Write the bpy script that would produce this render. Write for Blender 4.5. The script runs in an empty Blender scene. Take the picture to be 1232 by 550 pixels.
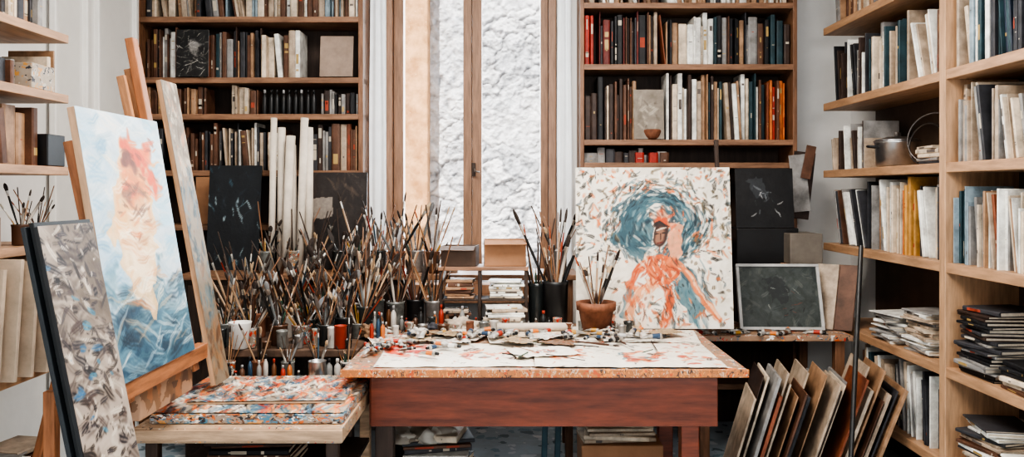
import bpy, bmesh, math, random
import numpy as np
from mathutils import Vector, Matrix, Euler
R = random.Random(7)
F = 1000.0; HC = 1.45
def PX(px, d): return (px-616)/F*d
def PZ(py, d): return HC-(py-230)/F*d
def P(px, py, d): return Vector((PX(px,d), d, PZ(py,d)))
COL = bpy.context.scene.collection

# ------------------------------------------------------------ materials
_m = {}
def M(name, col, rough=.6, metal=0., var=.2, scale=8., bump=.08, stretch=(1,1,1), col2=None, coat=0.):
    if name in _m: return _m[name]
    m = bpy.data.materials.new(name); m.use_nodes = True
    nt = m.node_tree; N = nt.nodes; L = nt.links
    b = N['Principled BSDF']; b.inputs['Roughness'].default_value = rough
    b.inputs['Metallic'].default_value = metal
    if coat: b.inputs['Coat Weight'].default_value = coat
    tc = N.new('ShaderNodeTexCoord'); mp = N.new('ShaderNodeMapping')
    oi = N.new('ShaderNodeObjectInfo'); ad = N.new('ShaderNodeVectorMath'); ad.operation='ADD'
    mul = N.new('ShaderNodeMath'); mul.operation='MULTIPLY'; mul.inputs[1].default_value=13.7
    L.new(oi.outputs['Random'], mul.inputs[0])
    L.new(tc.outputs['Object'], mp.inputs['Vector']); mp.inputs['Scale'].default_value = stretch
    L.new(mp.outputs[0], ad.inputs[0]); L.new(mul.outputs[0], ad.inputs[1])
    n = N.new('ShaderNodeTexNoise'); n.inputs['Scale'].default_value = scale; n.inputs['Detail'].default_value = 5
    n.inputs['Roughness'].default_value=.65
    L.new(ad.outputs[0], n.inputs['Vector'])
    cr = N.new('ShaderNodeValToRGB')
    c2 = col2 if col2 else tuple(min(1, c*(1+var)+.01*var) for c in col)
    c1 = tuple(c*(1-var) for c in col)
    cr.color_ramp.elements[0].position=.33; cr.color_ramp.elements[1].position=.67
    cr.color_ramp.elements[0].color = (*c1,1); cr.color_ramp.elements[1].color=(*c2,1)
    L.new(n.outputs['Fac'], cr.inputs[0]); L.new(cr.outputs[0], b.inputs['Base Color'])
    if bump:
        bp = N.new('ShaderNodeBump'); bp.inputs['Strength'].default_value=bump; bp.inputs['Distance'].default_value=.01
        L.new(n.outputs['Fac'], bp.inputs['Height']); L.new(bp.outputs[0], b.inputs['Normal'])
    _m[name]=m; return m
def splat(name, base, cols, scale=22, thr=.42, rough=.5, stretch=(1,1,1)):
    if name in _m: return _m[name]
    m = bpy.data.materials.new(name); m.use_nodes=True
    nt=m.node_tree; N=nt.nodes; L=nt.links; b=N['Principled BSDF']; b.inputs['Roughness'].default_value=rough
    tc=N.new('ShaderNodeTexCoord'); mp=N.new('ShaderNodeMapping'); mp.inputs['Scale'].default_value=stretch
    L.new(tc.outputs['Object'], mp.inputs[0])
    nz=N.new('ShaderNodeTexNoise'); nz.inputs['Scale'].default_value=scale*.7; nz.inputs['Detail'].default_value=4; L.new(mp.outputs[0], nz.inputs['Vector'])
    mx=N.new('ShaderNodeMix'); mx.data_type='VECTOR'; mx.inputs['Factor'].default_value=.12
    L.new(mp.outputs[0], mx.inputs[4]); L.new(nz.outputs['Color'], mx.inputs[5])
    v=N.new('ShaderNodeTexVoronoi'); v.inputs['Scale'].default_value=scale; L.new(mx.outputs[1], v.inputs['Vector'])
    n2=N.new('ShaderNodeTexNoise'); n2.inputs['Scale'].default_value=7; n2.inputs['Detail'].default_value=4; L.new(mp.outputs[0], n2.inputs['Vector'])
    su=N.new('ShaderNodeMath'); su.operation='MULTIPLY'; L.new(n2.outputs['Fac'], su.inputs[0]); su.inputs[1].default_value=thr*2
    lt=N.new('ShaderNodeMath'); lt.operation='LESS_THAN'; L.new(v.outputs['Distance'], lt.inputs[0]); L.new(su.outputs[0], lt.inputs[1])
    sp=N.new('ShaderNodeSeparateColor'); L.new(v.outputs['Color'], sp.inputs[0])
    cr=N.new('ShaderNodeValToRGB'); cr.color_ramp.interpolation='CONSTANT'
    e=cr.color_ramp.elements
    e[0].color=(*cols[0],1); e[1].position=1/len(cols); e[1].color=(*cols[1],1)
    for i in range(2,len(cols)):
        x=e.new(i/len(cols)); x.color=(*cols[i],1)
    L.new(sp.outputs[0], cr.inputs[0])
    br=N.new('ShaderNodeValToRGB'); br.color_ramp.elements[0].color=(*[c*.65 for c in base],1); br.color_ramp.elements[1].color=(*[min(1,c*1.25) for c in base],1)
    L.new(nz.outputs['Fac'], br.inputs[0])
    mc=N.new('ShaderNodeMix'); mc.data_type='RGBA'; L.new(lt.outputs[0], mc.inputs['Factor']); L.new(br.outputs[0], mc.inputs[6]); L.new(cr.outputs[0], mc.inputs[7])
    L.new(mc.outputs[2], b.inputs['Base Color'])
    bp=N.new('ShaderNodeBump'); bp.inputs['Strength'].default_value=.3; bp.inputs['Distance'].default_value=.005
    L.new(nz.outputs['Fac'],bp.inputs['Height']); L.new(bp.outputs[0],b.inputs['Normal'])
    _m[name]=m; return m

WOOD_T = M('tan_wood',(.2,.1,.055),.5,var=.35,scale=6,stretch=(8,8,1),bump=.1)
WOOD_TH= M('tan_wood_board',(.235,.125,.072),.5,var=.35,scale=6,stretch=(1,8,8),bump=.1)
WOOD_L = M('light_wood',(.42,.245,.14),.5,var=.25,scale=5,stretch=(8,1,8),bump=.08)
WOOD_LV= M('light_wood_upright',(.46,.28,.165),.5,var=.25,scale=5,stretch=(8,8,1),bump=.08)
WOOD_B = M('bare_table_wood',(.45,.3,.19),.55,var=.35,scale=6,stretch=(1,8,8),bump=.1)
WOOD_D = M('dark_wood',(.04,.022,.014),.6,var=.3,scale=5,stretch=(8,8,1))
WOOD_E = M('easel_wood',(.30,.115,.045),.5,var=.35,scale=6,stretch=(9,9,1))
WOOD_W = M('window_wood',(.27,.15,.09),.5,var=.3,scale=5,stretch=(9,9,1))
RED_W  = M('red_brown_wood',(.17,.036,.012),.38,var=.4,scale=4,stretch=(1,8,8),coat=.15)
WHITE  = M('white_plaster',(.72,.71,.69),.85,var=.06,scale=3,bump=.05)
DOORW  = M('white_paint',(.78,.77,.74),.5,var=.05,scale=3,bump=.02)
PAGES  = M('page_edges',(.6,.52,.41),.9,var=.15,scale=60,bump=.1)
CARD   = M('cardboard',(.33,.17,.09),.8,var=.15,scale=6)
BLACKM = M('black_plastic',(.012,.012,.013),.4,var=.2)
STEEL  = M('steel',(.45,.45,.45),.3,metal=.95,var=.2,scale=12,bump=.05)
FERR   = M('ferrule_metal',(.6,.58,.54),.3,metal=.9,var=.1)
BRIS_D = M('dark_bristle',(.03,.019,.014),.8,var=.3,scale=60)
BRIS_L = M('light_bristle',(.4,.28,.17),.8,var=.3,scale=60)
TERRA  = M('terracotta',(.19,.075,.04),.8,var=.45,scale=14)
GREYP  = M('grey_card',(.22,.22,.22),.7,var=.2)
CURT   = M('white_curtain',(.86,.9,.93),.9,var=.04,scale=10,bump=.02)
RAG    = M('rag_cloth',(.36,.3,.24),.9,var=.5,scale=12)
SPL = [(.6,.12,.03),(.65,.6,.55),(.03,.03,.03),(.06,.16,.24),(.7,.3,.08),(.5,.04,.02),(.8,.78,.74)]
TABTOP = splat('paint_spattered_tabletop',(.32,.2,.13),SPL,38,.36)
EDGEP  = splat('paint_stained_edge',(.48,.18,.06),[(.7,.22,.05),(.6,.34,.18),(.08,.05,.04),(.55,.1,.03),(.6,.42,.3),(.75,.3,.07)],60,.45,stretch=(1,1,.6))
CRUST = splat('crusted_paint',(.35,.28,.22),[(.6,.16,.04),(.8,.76,.7),(.03,.03,.035),(.08,.22,.32),(.7,.35,.12),(.3,.4,.45),(.15,.08,.05)],45,.6,stretch=(1,1,2))
LOWTOP = splat('paint_spattered_low_top',(.45,.31,.2),SPL,40,.25)

BC = {'black':(.010,.010,.012),'charcoal':(.035,.035,.04),'dark teal':(.018,.045,.055),'navy':(.02,.03,.05),
 'brown':(.11,.05,.028),'dark brown':(.04,.022,.016),'tan':(.32,.19,.11),'cream':(.57,.47,.36),'white':(.74,.71,.66),
 'grey':(.25,.24,.23),'orange':(.5,.14,.035),'red':(.34,.028,.016),'olive':(.11,.1,.05),'pale blue':(.25,.32,.36),
 'ochre':(.42,.22,.06),'rust':(.2,.06,.026),'beige':(.4,.31,.23),'dark red':(.13,.02,.015)}
def BM(c): return M('cover_'+c.replace(' ','_'), BC[c], .55, var=.4, scale=11, bump=.06)
# ------------------------------------------------------------ mesh helpers
def tag(o,label=None,cat=None,group=None,kind=None):
    if label: o['label']=label
    if cat: o['category']=cat
    if group: o['group']=group
    if kind: o['kind']=kind
    return o
def mk(name, V, Fc, mats, mi=None, smooth=False):
    me=bpy.data.meshes.new(name); me.from_pydata([tuple(v) for v in V],[],Fc)
    for m in (mats if isinstance(mats,(list,tuple)) else [mats]): me.materials.append(m)
    if mi is not None: me.polygons.foreach_set('material_index', mi)
    if smooth: me.polygons.foreach_set('use_smooth',[True]*len(Fc))
    me.update()
    o=bpy.data.objects.new(name,me); COL.objects.link(o); return o
def wm(o):
    m=o.matrix_basis.copy()
    if o.parent: m = wm(o.parent) @ o.matrix_parent_inverse @ m
    return m
def child(o,p):
    o.parent=p; o.matrix_parent_inverse = wm(p).inverted(); return o
def lchild(o,p): o.parent=p; return o   # coordinates already local
def empty(name,loc,**k):
    o=bpy.data.objects.new(name,None); o.empty_display_size=.05; o.location=loc; COL.objects.link(o); tag(o,**k); return o
def boxmesh(sx,sy,sz,bev=.003):
    bm=bmesh.new(); bmesh.ops.create_cube(bm,size=1)
    for v in bm.verts: v.co=Vector((v.co.x*sx,v.co.y*sy,v.co.z*sz))
    if bev: bmesh.ops.bevel(bm,geom=bm.edges[:],offset=min(bev,sx*.3,sy*.3,sz*.3),segments=2,affect='EDGES',profile=.5)
    return bm
def box(name,x0,x1,y0,y1,z0,z1,mat,bev=.003,parent=None,**k):
    bm=boxmesh(abs(x1-x0),abs(y1-y0),abs(z1-z0),bev)
    me=bpy.data.meshes.new(name); bm.to_mesh(me); bm.free(); me.materials.append(mat)
    o=bpy.data.objects.new(name,me); o.location=((x0+x1)/2,(y0+y1)/2,(z0+z1)/2); COL.objects.link(o)
    if parent: child(o,parent)
    tag(o,**k); return o
def beam(name,p1,p2,w,h,mat,bev=.003,parent=None,side=Vector((0,1,0)),**k):
    p1=Vector(p1);p2=Vector(p2); z=(p2-p1).normalized(); x=side.cross(z).normalized(); y=z.cross(x)
    bm=boxmesh(w,h,(p2-p1).length,bev); me=bpy.data.meshes.new(name); bm.to_mesh(me); bm.free(); me.materials.append(mat)
    o=bpy.data.objects.new(name,me); m=Matrix((x,y,z)).transposed().to_4x4(); m.translation=(p1+p2)/2
    o.matrix_basis=m; COL.objects.link(o)
    if parent: child(o,parent)
    tag(o,**k); return o
def lathe(name,prof,mats,seg=20,mis=None,smooth=True):
    V=[];Fc=[];mi=[]
    for r,z in prof:
        for i in range(seg):
            a=2*math.pi*i/seg; V.append((r*math.cos(a),r*math.sin(a),z))
    for k in range(len(prof)-1):
        for i in range(seg):
            j=(i+1)%seg; Fc.append((k*seg+i,k*seg+j,(k+1)*seg+j,(k+1)*seg+i)); mi.append(mis[k] if mis else 0)
    Fc.append(tuple(range(seg))[::-1]); mi.append(mi[0]); n=(len(prof)-1)*seg
    Fc.append(tuple(n+i for i in range(seg))); mi.append(mi[-2])
    o=mk(name,V,Fc,mats,mi,False)
    if smooth: o.data.polygons.foreach_set('use_smooth',[len(f)==4 for f in Fc])
    return o
def tube(name,pts,r,mat,seg=8):
    c=bpy.data.curves.new(name,'CURVE'); c.dimensions='3D'; s=c.splines.new('POLY'); s.points.add(len(pts)-1)
    for i,p in enumerate(pts): s.points[i].co=(*p,1)
    c.bevel_depth=r; c.bevel_resolution=2; c.use_fill_caps=True; c.materials.append(mat)
    tmp=bpy.data.objects.new(name,c); COL.objects.link(tmp)
    me=bpy.data.meshes.new_from_object(tmp); bpy.data.objects.remove(tmp); me.name=name
    o=bpy.data.objects.new(name,me); COL.objects.link(o); return o

# ------------------------------------------------------------ painted art (colour attribute)
def s2l(c):
    c=np.asarray(c,float)/255.; return np.where(c<=.04045,c/12.92,((c+.055)/1.055)**2.4)
def vnoise(X,Y,s,seed):
    g=np.random.RandomState(seed).rand(64,64); x=(X*s)%62; y=(Y*s)%62
    xi=x.astype(int); yi=y.astype(int); fx=x-xi; fy=y-yi; fx=fx*fx*(3-2*fx); fy=fy*fy*(3-2*fy)
    return (g[yi,xi]*(1-fx)+g[yi,xi+1]*fx)*(1-fy)+(g[yi+1,xi]*(1-fx)+g[yi+1,xi+1]*fx)*fy
class Art:
    def __init__(s,W,H,res,base,seed=1,var=12):
        s.W,s.H=W,H; s.n=res; s.m=max(8,int(res*W/H)); s.asp=W/H
        y=np.linspace(0,1,s.n); x=np.linspace(0,s.asp,s.m); s.X,s.Y=np.meshgrid(x,y)
        s.seed=seed; s.r=random.Random(seed)
        s.img=np.ones((s.n,s.m,3))*np.array(base,float)
        nz=vnoise(s.X,s.Y,7,seed)+.6*vnoise(s.X,s.Y,19,seed+1)+.4*vnoise(s.X,s.Y,50,seed+2)-1
        s.img+=nz[...,None]*var*2
        s.wx=(vnoise(s.X,s.Y,9,seed+5)-.5)+.5*(vnoise(s.X,s.Y,26,seed+6)-.5); s.wy=(vnoise(s.X,s.Y,9,seed+7)-.5)+.5*(vnoise(s.X,s.Y,26,seed+8)-.5)
        s.tex=vnoise(s.X,s.Y,55,seed+9)
    def _a(s,al,col):
        s.img=s.img*(1-al[...,None])+np.array(col,float)*al[...,None]
    def blob(s,u,v,ru,rv,ang,col,soft=.2,wob=.08,a=1.):
        x=s.X+s.wx*wob-u*s.asp; y=s.Y+s.wy*wob-v; c,n=math.cos(ang),math.sin(ang)
        xx=(x*c+y*n)/(ru*s.asp); yy=(-x*n+y*c)/rv; d=np.sqrt(xx*xx+yy*yy)
        al=np.clip((1-d)/soft+.5*(s.tex-.5),0,1)*a; s._a(al,col)
    def dab(s,u,v,l,w,ang,col,a=.95):
        cx,cy=u*s.asp,v; rr=max(l,w)*1.1
        i0=max(0,int((cy-rr)*s.n)); i1=min(s.n,int((cy+rr)*s.n)+2); k=s.m/s.asp
        j0=max(0,int((cx-rr)*k)); j1=min(s.m,int((cx+rr)*k)+2)
        if i1<=i0 or j1<=j0: return
        x=s.X[i0:i1,j0:j1]-cx+s.wx[i0:i1,j0:j1]*.03; y=s.Y[i0:i1,j0:j1]-cy+s.wy[i0:i1,j0:j1]*.03; c,n=math.cos(ang),math.sin(ang)
        xx=(x*c+y*n)/l; yy=(-x*n+y*c)/w
        al=(np.clip((1-np.sqrt(xx*xx+yy*yy))*3,0,1)*a*(.65+.35*np.sin(yy*9+s.r.random()*6)))[...,None]
        cc=np.array(col,float)+s.r.uniform(-14,14)
        s.img[i0:i1,j0:j1]=s.img[i0:i1,j0:j1]*(1-al)+cc*al
    def many(s,n,ur,vr,l,w,ang,cols,a=.95):
        for _ in range(n):
            q=s.r.uniform(.5,1.4); s.dab(s.r.uniform(*ur),s.r.uniform(*vr),s.r.uniform(*l)*q,s.r.uniform(*w)*q,s.r.uniform(*ang),s.r.choice(cols),a)
    def line(s,pts,w,col,a=.95):
        for (a0,b0),(a1,b1) in zip(pts[:-1],pts[1:]):
            L=math.hypot((a1-a0)*s.asp,b1-b0); n=max(2,int(L/(w*.8))); an=math.atan2(b1-b0,(a1-a0)*s.asp)
            for i in range(n+1):
                t=i/n; s.dab(a0+(a1-a0)*t,b0+(b1-b0)*t,w*1.4,w,an,col,a)
    def poly(s,pts,col,wob=.03,a=1.):
        x=(s.X+s.wx*wob)/s.asp; y=s.Y+s.wy*wob; ins=np.zeros(x.shape,bool); n=len(pts)
        for i in range(n):
            x0,y0=pts[i]; x1,y1=pts[(i+1)%n]
            if y0==y1: continue
            c=((y0>y)!=(y1>y))&(x<(x1-x0)*(y-y0)/(y1-y0)+x0); ins^=c
        s._a(ins*a*(.8+.2*s.tex),col)
    def mesh(s,name,flat=False,curl=0.,lump=0.):
        lin=s2l(np.clip(s.img,0,255)); n,m=s.n,s.m
        V=np.zeros((n,m,3)); V[...,0]=s.X/s.asp*s.W
        if flat: V[...,1]=(1-s.Y)*s.H; V[...,2]=(s.wx*.6)*curl+curl*.35
        else: V[...,2]=(1-s.Y)*s.H
        if lump:
            g=s.img.sum(2); g=(g-g.min())/(g.max()-g.min()); V[...,2]+=lump*(g*.5+s.tex)
        idx=np.arange(n*m).reshape(n,m)
        q=np.stack([idx[1:,:-1],idx[1:,1:],idx[:-1,1:],idx[:-1,:-1]],-1).reshape(-1,4)
        me=bpy.data.meshes.new(name); me.from_pydata(V.reshape(-1,3).tolist(),[],q.tolist())
        at=me.color_attributes.new('Paint','FLOAT_COLOR','POINT')
        c=np.ones((n*m,4),np.float32); c[:,:3]=lin.reshape(-1,3); at.data.foreach_set('color',c.ravel())
        me.materials.append(artmat()); me.polygons.foreach_set('use_smooth',[True]*len(q))
        o=bpy.data.objects.new(name,me); COL.objects.link(o); return o
def artmat(nm='painted_surface',rough=.55,bump=.25,sc=60):
    if nm in _m: return _m[nm]
    m=bpy.data.materials.new(nm); m.use_nodes=True; N=m.node_tree.nodes; L=m.node_tree.links
    b=N['Principled BSDF']; b.inputs['Roughness'].default_value=rough
    a=N.new('ShaderNodeAttribute'); a.attribute_name='Paint'; L.new(a.outputs['Color'],b.inputs['Base Color'])
    tc=N.new('ShaderNodeTexCoord'); n=N.new('ShaderNodeTexNoise'); n.inputs['Scale'].default_value=sc; L.new(tc.outputs['Object'],n.inputs['Vector'])
    bp=N.new('ShaderNodeBump'); bp.inputs['Strength'].default_value=bump; bp.inputs['Distance'].default_value=.004 if sc>50 else .02
    L.new(n.outputs['Fac'],bp.inputs['Height']); L.new(bp.outputs[0],b.inputs['Normal'])
    _m[nm]=m; return m
def panel(name,bl,u,v,W,H,th,mat,art=None,label='',cat='painting',border=0,bmat=None,group=None,inset=0):
    x=Vector(u).normalized(); z=Vector(v); z=(z-x*z.dot(x)).normalized(); y=z.cross(x)
    e=empty(name,(0,0,0),label=label,cat=cat,group=group); m=Matrix((x,y,z)).transposed().to_4x4(); m.translation=Vector(bl); e.matrix_basis=m
    if border:
        for (a0,a1,c0,c1) in ((0,W,0,border),(0,W,H-border,H),(0,border,border,H-border),(W-border,W,border,H-border)):
            bm=boxmesh(a1-a0,th+.01,c1-c0,.002); me=bpy.data.meshes.new('frame_side'); bm.to_mesh(me); bm.free(); me.materials.append(bmat)
            o=bpy.data.objects.new('frame_side',me); o.location=((a0+a1)/2,th/2-.005,(c0+c1)/2); COL.objects.link(o); lchild(o,e)
    bm=boxmesh(W-.002,th,H-.002,.002); me=bpy.data.meshes.new('stretcher'); bm.to_mesh(me); bm.free(); me.materials.append(mat)
    o=bpy.data.objects.new('stretcher',me); o.location=(W/2,th/2,H/2); COL.objects.link(o); lchild(o,e)
    if art:
        art.W,art.H=W-2*inset,H-2*inset
        a=art.mesh('painted_canvas'); a.location=(inset,-.0015,inset); lchild(a,e)
    return e

# ------------------------------------------------------------ ROOM
WX0,WX1,BY=-2.25,2.14,5.25
S='structure'
FLOOR=splat('paint_spotted_floor',(.5,.6,.68),[(.8,.84,.86),(.3,.42,.5),(.68,.75,.8),(.2,.26,.3),(.5,.62,.7)],14,.42,rough=.18)
box('floor',-2.5,2.4,-1.6,5.5,-.1,0,FLOOR,0,kind=S)
box('ceiling',-2.5,2.4,-1.6,5.5,3.3,3.4,WHITE,0,kind=S)
box('wall_left',WX0-.15,WX0,-1.6,5.4,0,3.3,WHITE,0,kind=S)
box('wall_right',WX1,WX1+.15,-1.6,5.4,0,3.3,WHITE,0,kind=S)
wx0,wx1=PX(466,5.25),PX(669,5.25); wz0,wz1=.8,3.0
V=[];Fc=[]
def addbox(V,Fc,x0,x1,y0,y1,z0,z1):
    b=len(V); V+= [(x0,y0,z0),(x1,y0,z0),(x1,y1,z0),(x0,y1,z0),(x0,y0,z1),(x1,y0,z1),(x1,y1,z1),(x0,y1,z1)]
    Fc+= [tuple(b+i for i in f) for f in ((0,3,2,1),(4,5,6,7),(0,1,5,4),(1,2,6,5),(2,3,7,6),(3,0,4,7))]
addbox(V,Fc,WX0,wx0,BY,BY+.3,0,3.3); addbox(V,Fc,wx1,WX1,BY,BY+.3,0,3.3); addbox(V,Fc,wx0,wx1,BY,BY+.3,0,wz0); addbox(V,Fc,wx0,wx1,BY,BY+.3,wz1,3.3)
tag(mk('wall_back',V,Fc,WHITE),kind=S)
w=empty('window_1',(PX(568,5.25),5.3,wz0),kind=S)
def wpx(a): return PX(a,5.3)
box('window_frame',wpx(466),wpx(474),5.22,5.36,wz0,wz1,WOOD_W,parent=w)
box('window_frame',wpx(474.5),wpx(486),5.27,5.36,wz0,wz1,WOOD_W,parent=w)
box('window_frame',wpx(650),wpx(659),5.27,5.36,wz0,wz1,WOOD_W,parent=w)
box('window_frame',wpx(659.5),wpx(668.5),5.22,5.36,wz0,wz1,WOOD_W,parent=w)
box('window_frame',wpx(486),wpx(650),5.24,5.36,wz0,wz0+.06,WOOD_W,parent=w)
box('window_frame',wpx(486),wpx(650),5.24,5.36,wz1-.06,wz1,WOOD_W,parent=w)
box('mullion',wpx(558),wpx(568),5.23,5.33,wz0+.06,wz1-.06,WOOD_W,parent=w)
box('mullion',wpx(568.6),wpx(580),5.245,5.33,wz0+.06,wz1-.06,WOOD_W,parent=w)
g=bpy.data.materials.new('window_glass'); g.use_nodes=True; N=g.node_tree.nodes; L=g.node_tree.links
for n in list(N):
    if n.type!='OUTPUT_MATERIAL': N.remove(n)
t=N.new('ShaderNodeBsdfTransparent'); gl=N.new('ShaderNodeBsdfGlossy'); gl.inputs['Roughness'].default_value=.03
mx=N.new('ShaderNodeMixShader'); fr=N.new('ShaderNodeFresnel'); fr.inputs[0].default_value=1.2
L.new(fr.outputs[0],mx.inputs[0]); L.new(t.outputs[0],mx.inputs[1]); L.new(gl.outputs[0],mx.inputs[2]); L.new(mx.outputs[0],N['Material Output'].inputs[0])
box('glass_pane',wpx(486),wpx(558),5.298,5.302,wz0+.06,wz1-.06,g,0,parent=w)
box('glass_pane',wpx(580),wpx(650),5.298,5.302,wz0+.06,wz1-.06,g,0,parent=w)
h=tube('window_handle',[P(571,203,5.225),P(571,206,5.19),P(577,207,5.19)],.005,STEEL); child(h,w)
box('window_latch',wpx(568),wpx(573),5.222,5.231,PZ(212,5.2),PZ(196,5.2),WOOD_D,.002,parent=w)
tag(box('trim_1',wx0-.05,wx1+.05,5.1,5.25,wz0-.04,wz0,WOOD_W,.005),kind=S)
tag(box('trim_2',PX(437,5.22),PX(465,5.22),5.2,5.25,0,3.3,DOORW,.006),kind=S)
tag(box('trim_3',PX(670,5.22),PX(697,5.22),5.2,5.25,0,3.3,DOORW,.006),kind=S)
def curtain(x0,x1,y,z0,z1,lab):
    n=60; V=[];Fc=[]
    for k,(z) in enumerate(np.linspace(z0,z1,12)):
        for i in range(n):
            t=i/(n-1); V.append((x0+(x1-x0)*t+.004*math.sin(k*.8+t*4), y+.007*math.sin(t*math.pi*4+.25*math.sin(k)), z))
    for k in range(11):
        for i in range(n-1): Fc.append((k*n+i,k*n+i+1,(k+1)*n+i+1,(k+1)*n+i))
    o=mk('curtain',V,Fc,CURT,smooth=True); s=o.modifiers.new('s','SOLIDIFY'); s.thickness=.002
    tag(o,label=lab,cat='curtain')
curtain(PX(445,5.12),PX(464,5.12),5.12,.2,3.1,'narrow white curtain gathered beside the window')
curtain(PX(671,5.12),PX(688,5.12),5.12,.2,3.1,'thin white curtain hanging at the window edge')
d=empty('door_1',(WX0+.02,4.5,0),kind=S)
box('door_panel',WX0,WX0+.03,4.05,4.88,0,2.9,DOORW,.004,parent=d)
for yy in (4.0,4.3,4.42,4.86): box('door_moulding',WX0+.02,WX0+.055,yy,yy+.035,0,2.95,DOORW,.006,parent=d)
# outside stone wall: per-vertex coloured masonry
n,m=400,360; ys=np.linspace(.3,4.0,n); xs=np.linspace(-1.9,1.5,m); XX,ZZ=np.meshgrid(xs,ys)
rs=np.random.RandomState(3); wxx=XX+.16*(vnoise(XX+5,ZZ+3,6,8)-.5)+.06*(vnoise(XX+5,ZZ+3,22,18)-.5); wzz=ZZ+.12*(vnoise(XX+5,ZZ+3,7,9)-.5)+.05*(vnoise(XX+5,ZZ+3,25,19)-.5)
f1=np.full(XX.shape,9.); f2=np.full(XX.shape,9.); hv=np.zeros(XX.shape)
for gx in np.arange(-2,1.6,.2):
    for gz in np.arange(.2,4.1,.125):
        px_,pz_=gx+rs.uniform(-.1,.1),gz+rs.uniform(-.06,.06); hh=rs.rand()
        dd=np.sqrt((wxx-px_)**2+((wzz-pz_)*1.6)**2); c=dd<f1
        f2=np.where(c,f1,np.minimum(f2,dd)); hv=np.where(c,hh,hv); f1=np.where(c,dd,f1)
edge=np.clip((f2-f1)/.035,0,1); cover=np.clip((vnoise(XX+5,ZZ+3,2.2,5)-.3)*3,0,1)
fine=vnoise(XX+5,ZZ+3,15,2)*.4+vnoise(XX+1,ZZ+3,31,4)*.35+vnoise(XX+1,ZZ,17.3*3.4,6)*.25
dd=edge*(.008+.012*hv)*cover+.012*vnoise(XX+5,ZZ+3,7,1)+.035*fine
V=np.stack([XX,7.1-dd,ZZ],-1).reshape(-1,3).tolist(); idx=np.arange(n*m).reshape(n,m)
q=np.stack([idx[:-1,:-1],idx[:-1,1:],idx[1:,1:],idx[1:,:-1]],-1).reshape(-1,4).tolist()
o=mk('wall_outside',V,q,artmat('pale_masonry',.95,.9,24),smooth=True); tag(o,kind=S)
val=.62+.22*(hv-.5)*cover+.45*(fine-.5); val=val*(1-(1-edge)*cover*.45); val=np.clip(val-.25*np.clip(.42-fine,0,1)*2,.1,.92)
tint=np.stack([val*(.99+.03*(hv-.5)),val*1.0,val*(1.03-.04*(hv-.5))],-1); cc=np.ones((n*m,4),np.float32); cc[:,:3]=tint.reshape(-1,3)
o.data.color_attributes.new('Paint','FLOAT_COLOR','POINT').data.foreach_set('color',cc.ravel())
GLOWPL=M('painted_orange_glow',(.66,.33,.14),.9,var=.25,scale=9,bump=.4,col2=(.85,.5,.27))  # warm sunlight glow beside the window put into the base colour
tag(box('orange_glow_strip',PX(470,6.9),PX(515,6.9),6.88,7.1,.3,3.8,GLOWPL,.01),kind=S)  # added strip outside that carries the painted orange glow
tag(box('trim_4',-3,3,5.6,7.4,-.3,-.15,WHITE,0),kind=S)

# ------------------------------------------------------------ BOOKS
def bookmesh(t,D,H,colr,rng):
    c=min(.003,t*.2); b=min(.004,t*.2)
    prof=[(-t/2,D),(-t/2,b),(-t*.3,0),(t*.3,0),(t/2,b),(t/2,D),(t/2-c,D),(t/2-c,b+c),(-t/2+c,b+c),(-t/2+c,D)]
    V=[(x,y,0) for x,y in prof]+[(x,y,H) for x,y in prof]; n=len(prof)
    Fc=[tuple(range(n))[::-1],tuple(range(n,2*n))]+[(i,(i+1)%n,n+(i+1)%n,n+i) for i in range(n)]
    mi=[0]*len(Fc)
    k=len(Fc); addbox(V,Fc,-t/2+c,t/2-c,b+c,D-.004,.003,H-.003); mi+=[1]*(len(Fc)-k)
    if t>.009 and rng.random()<.7:
        for _ in range(rng.choice((1,1,2,3))):
            z=rng.uniform(.1,.85)*H; hh=rng.choice((.003,.004,.012,.03,.06))
            if z+hh>H-.01: continue
            ww=rng.choice((.29,.29,.12)); k=len(Fc); addbox(V,Fc,-t*ww,t*ww,-.0006,.001,z,z+hh); mi+=[2]*(len(Fc)-k)
    light = sum(BC[colr])>.9
    return V,Fc,mi,light
BAND_L=M('spine_label_pale',(.5,.44,.35),.7,var=.1); BAND_D=M('spine_label_dark',(.12,.1,.09),.7,var=.2); BAND_R=M('spine_label_red',(.35,.06,.03),.7,var=.2); BAND_G=M('spine_label_gilt',(.4,.27,.1),.4,var=.2)
BOOKS=[]
def book(t,D,H,colr,rng,mat4,group,shelf,state='standing'):
    V,Fc,mi,light=bookmesh(t,D,H,colr,rng)
    band = rng.choice((BAND_D,BAND_D,BAND_G)) if light else rng.choice((BAND_L,BAND_L,BAND_G,BAND_R))
    o=mk('book',V,Fc,[BM(colr),PAGES,band],mi); o.matrix_basis=mat4
    tag(o,label=f'{"thin" if t<.014 else "thick" if t>.034 else "slim"} {colr} book {state} on {shelf}',cat='book',group=group)
    p=mat4@Vector((0,0,H/2)); BOOKS.append((t*H/max(.5,p.y)**2,o)); return o
def pick(pal,f,rng):
    for e,p in pal:
        if f<=e: return rng.choice(p)
    return rng.choice(pal[-1][1])
DK=['black','charcoal','dark teal','dark brown','brown']
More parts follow.
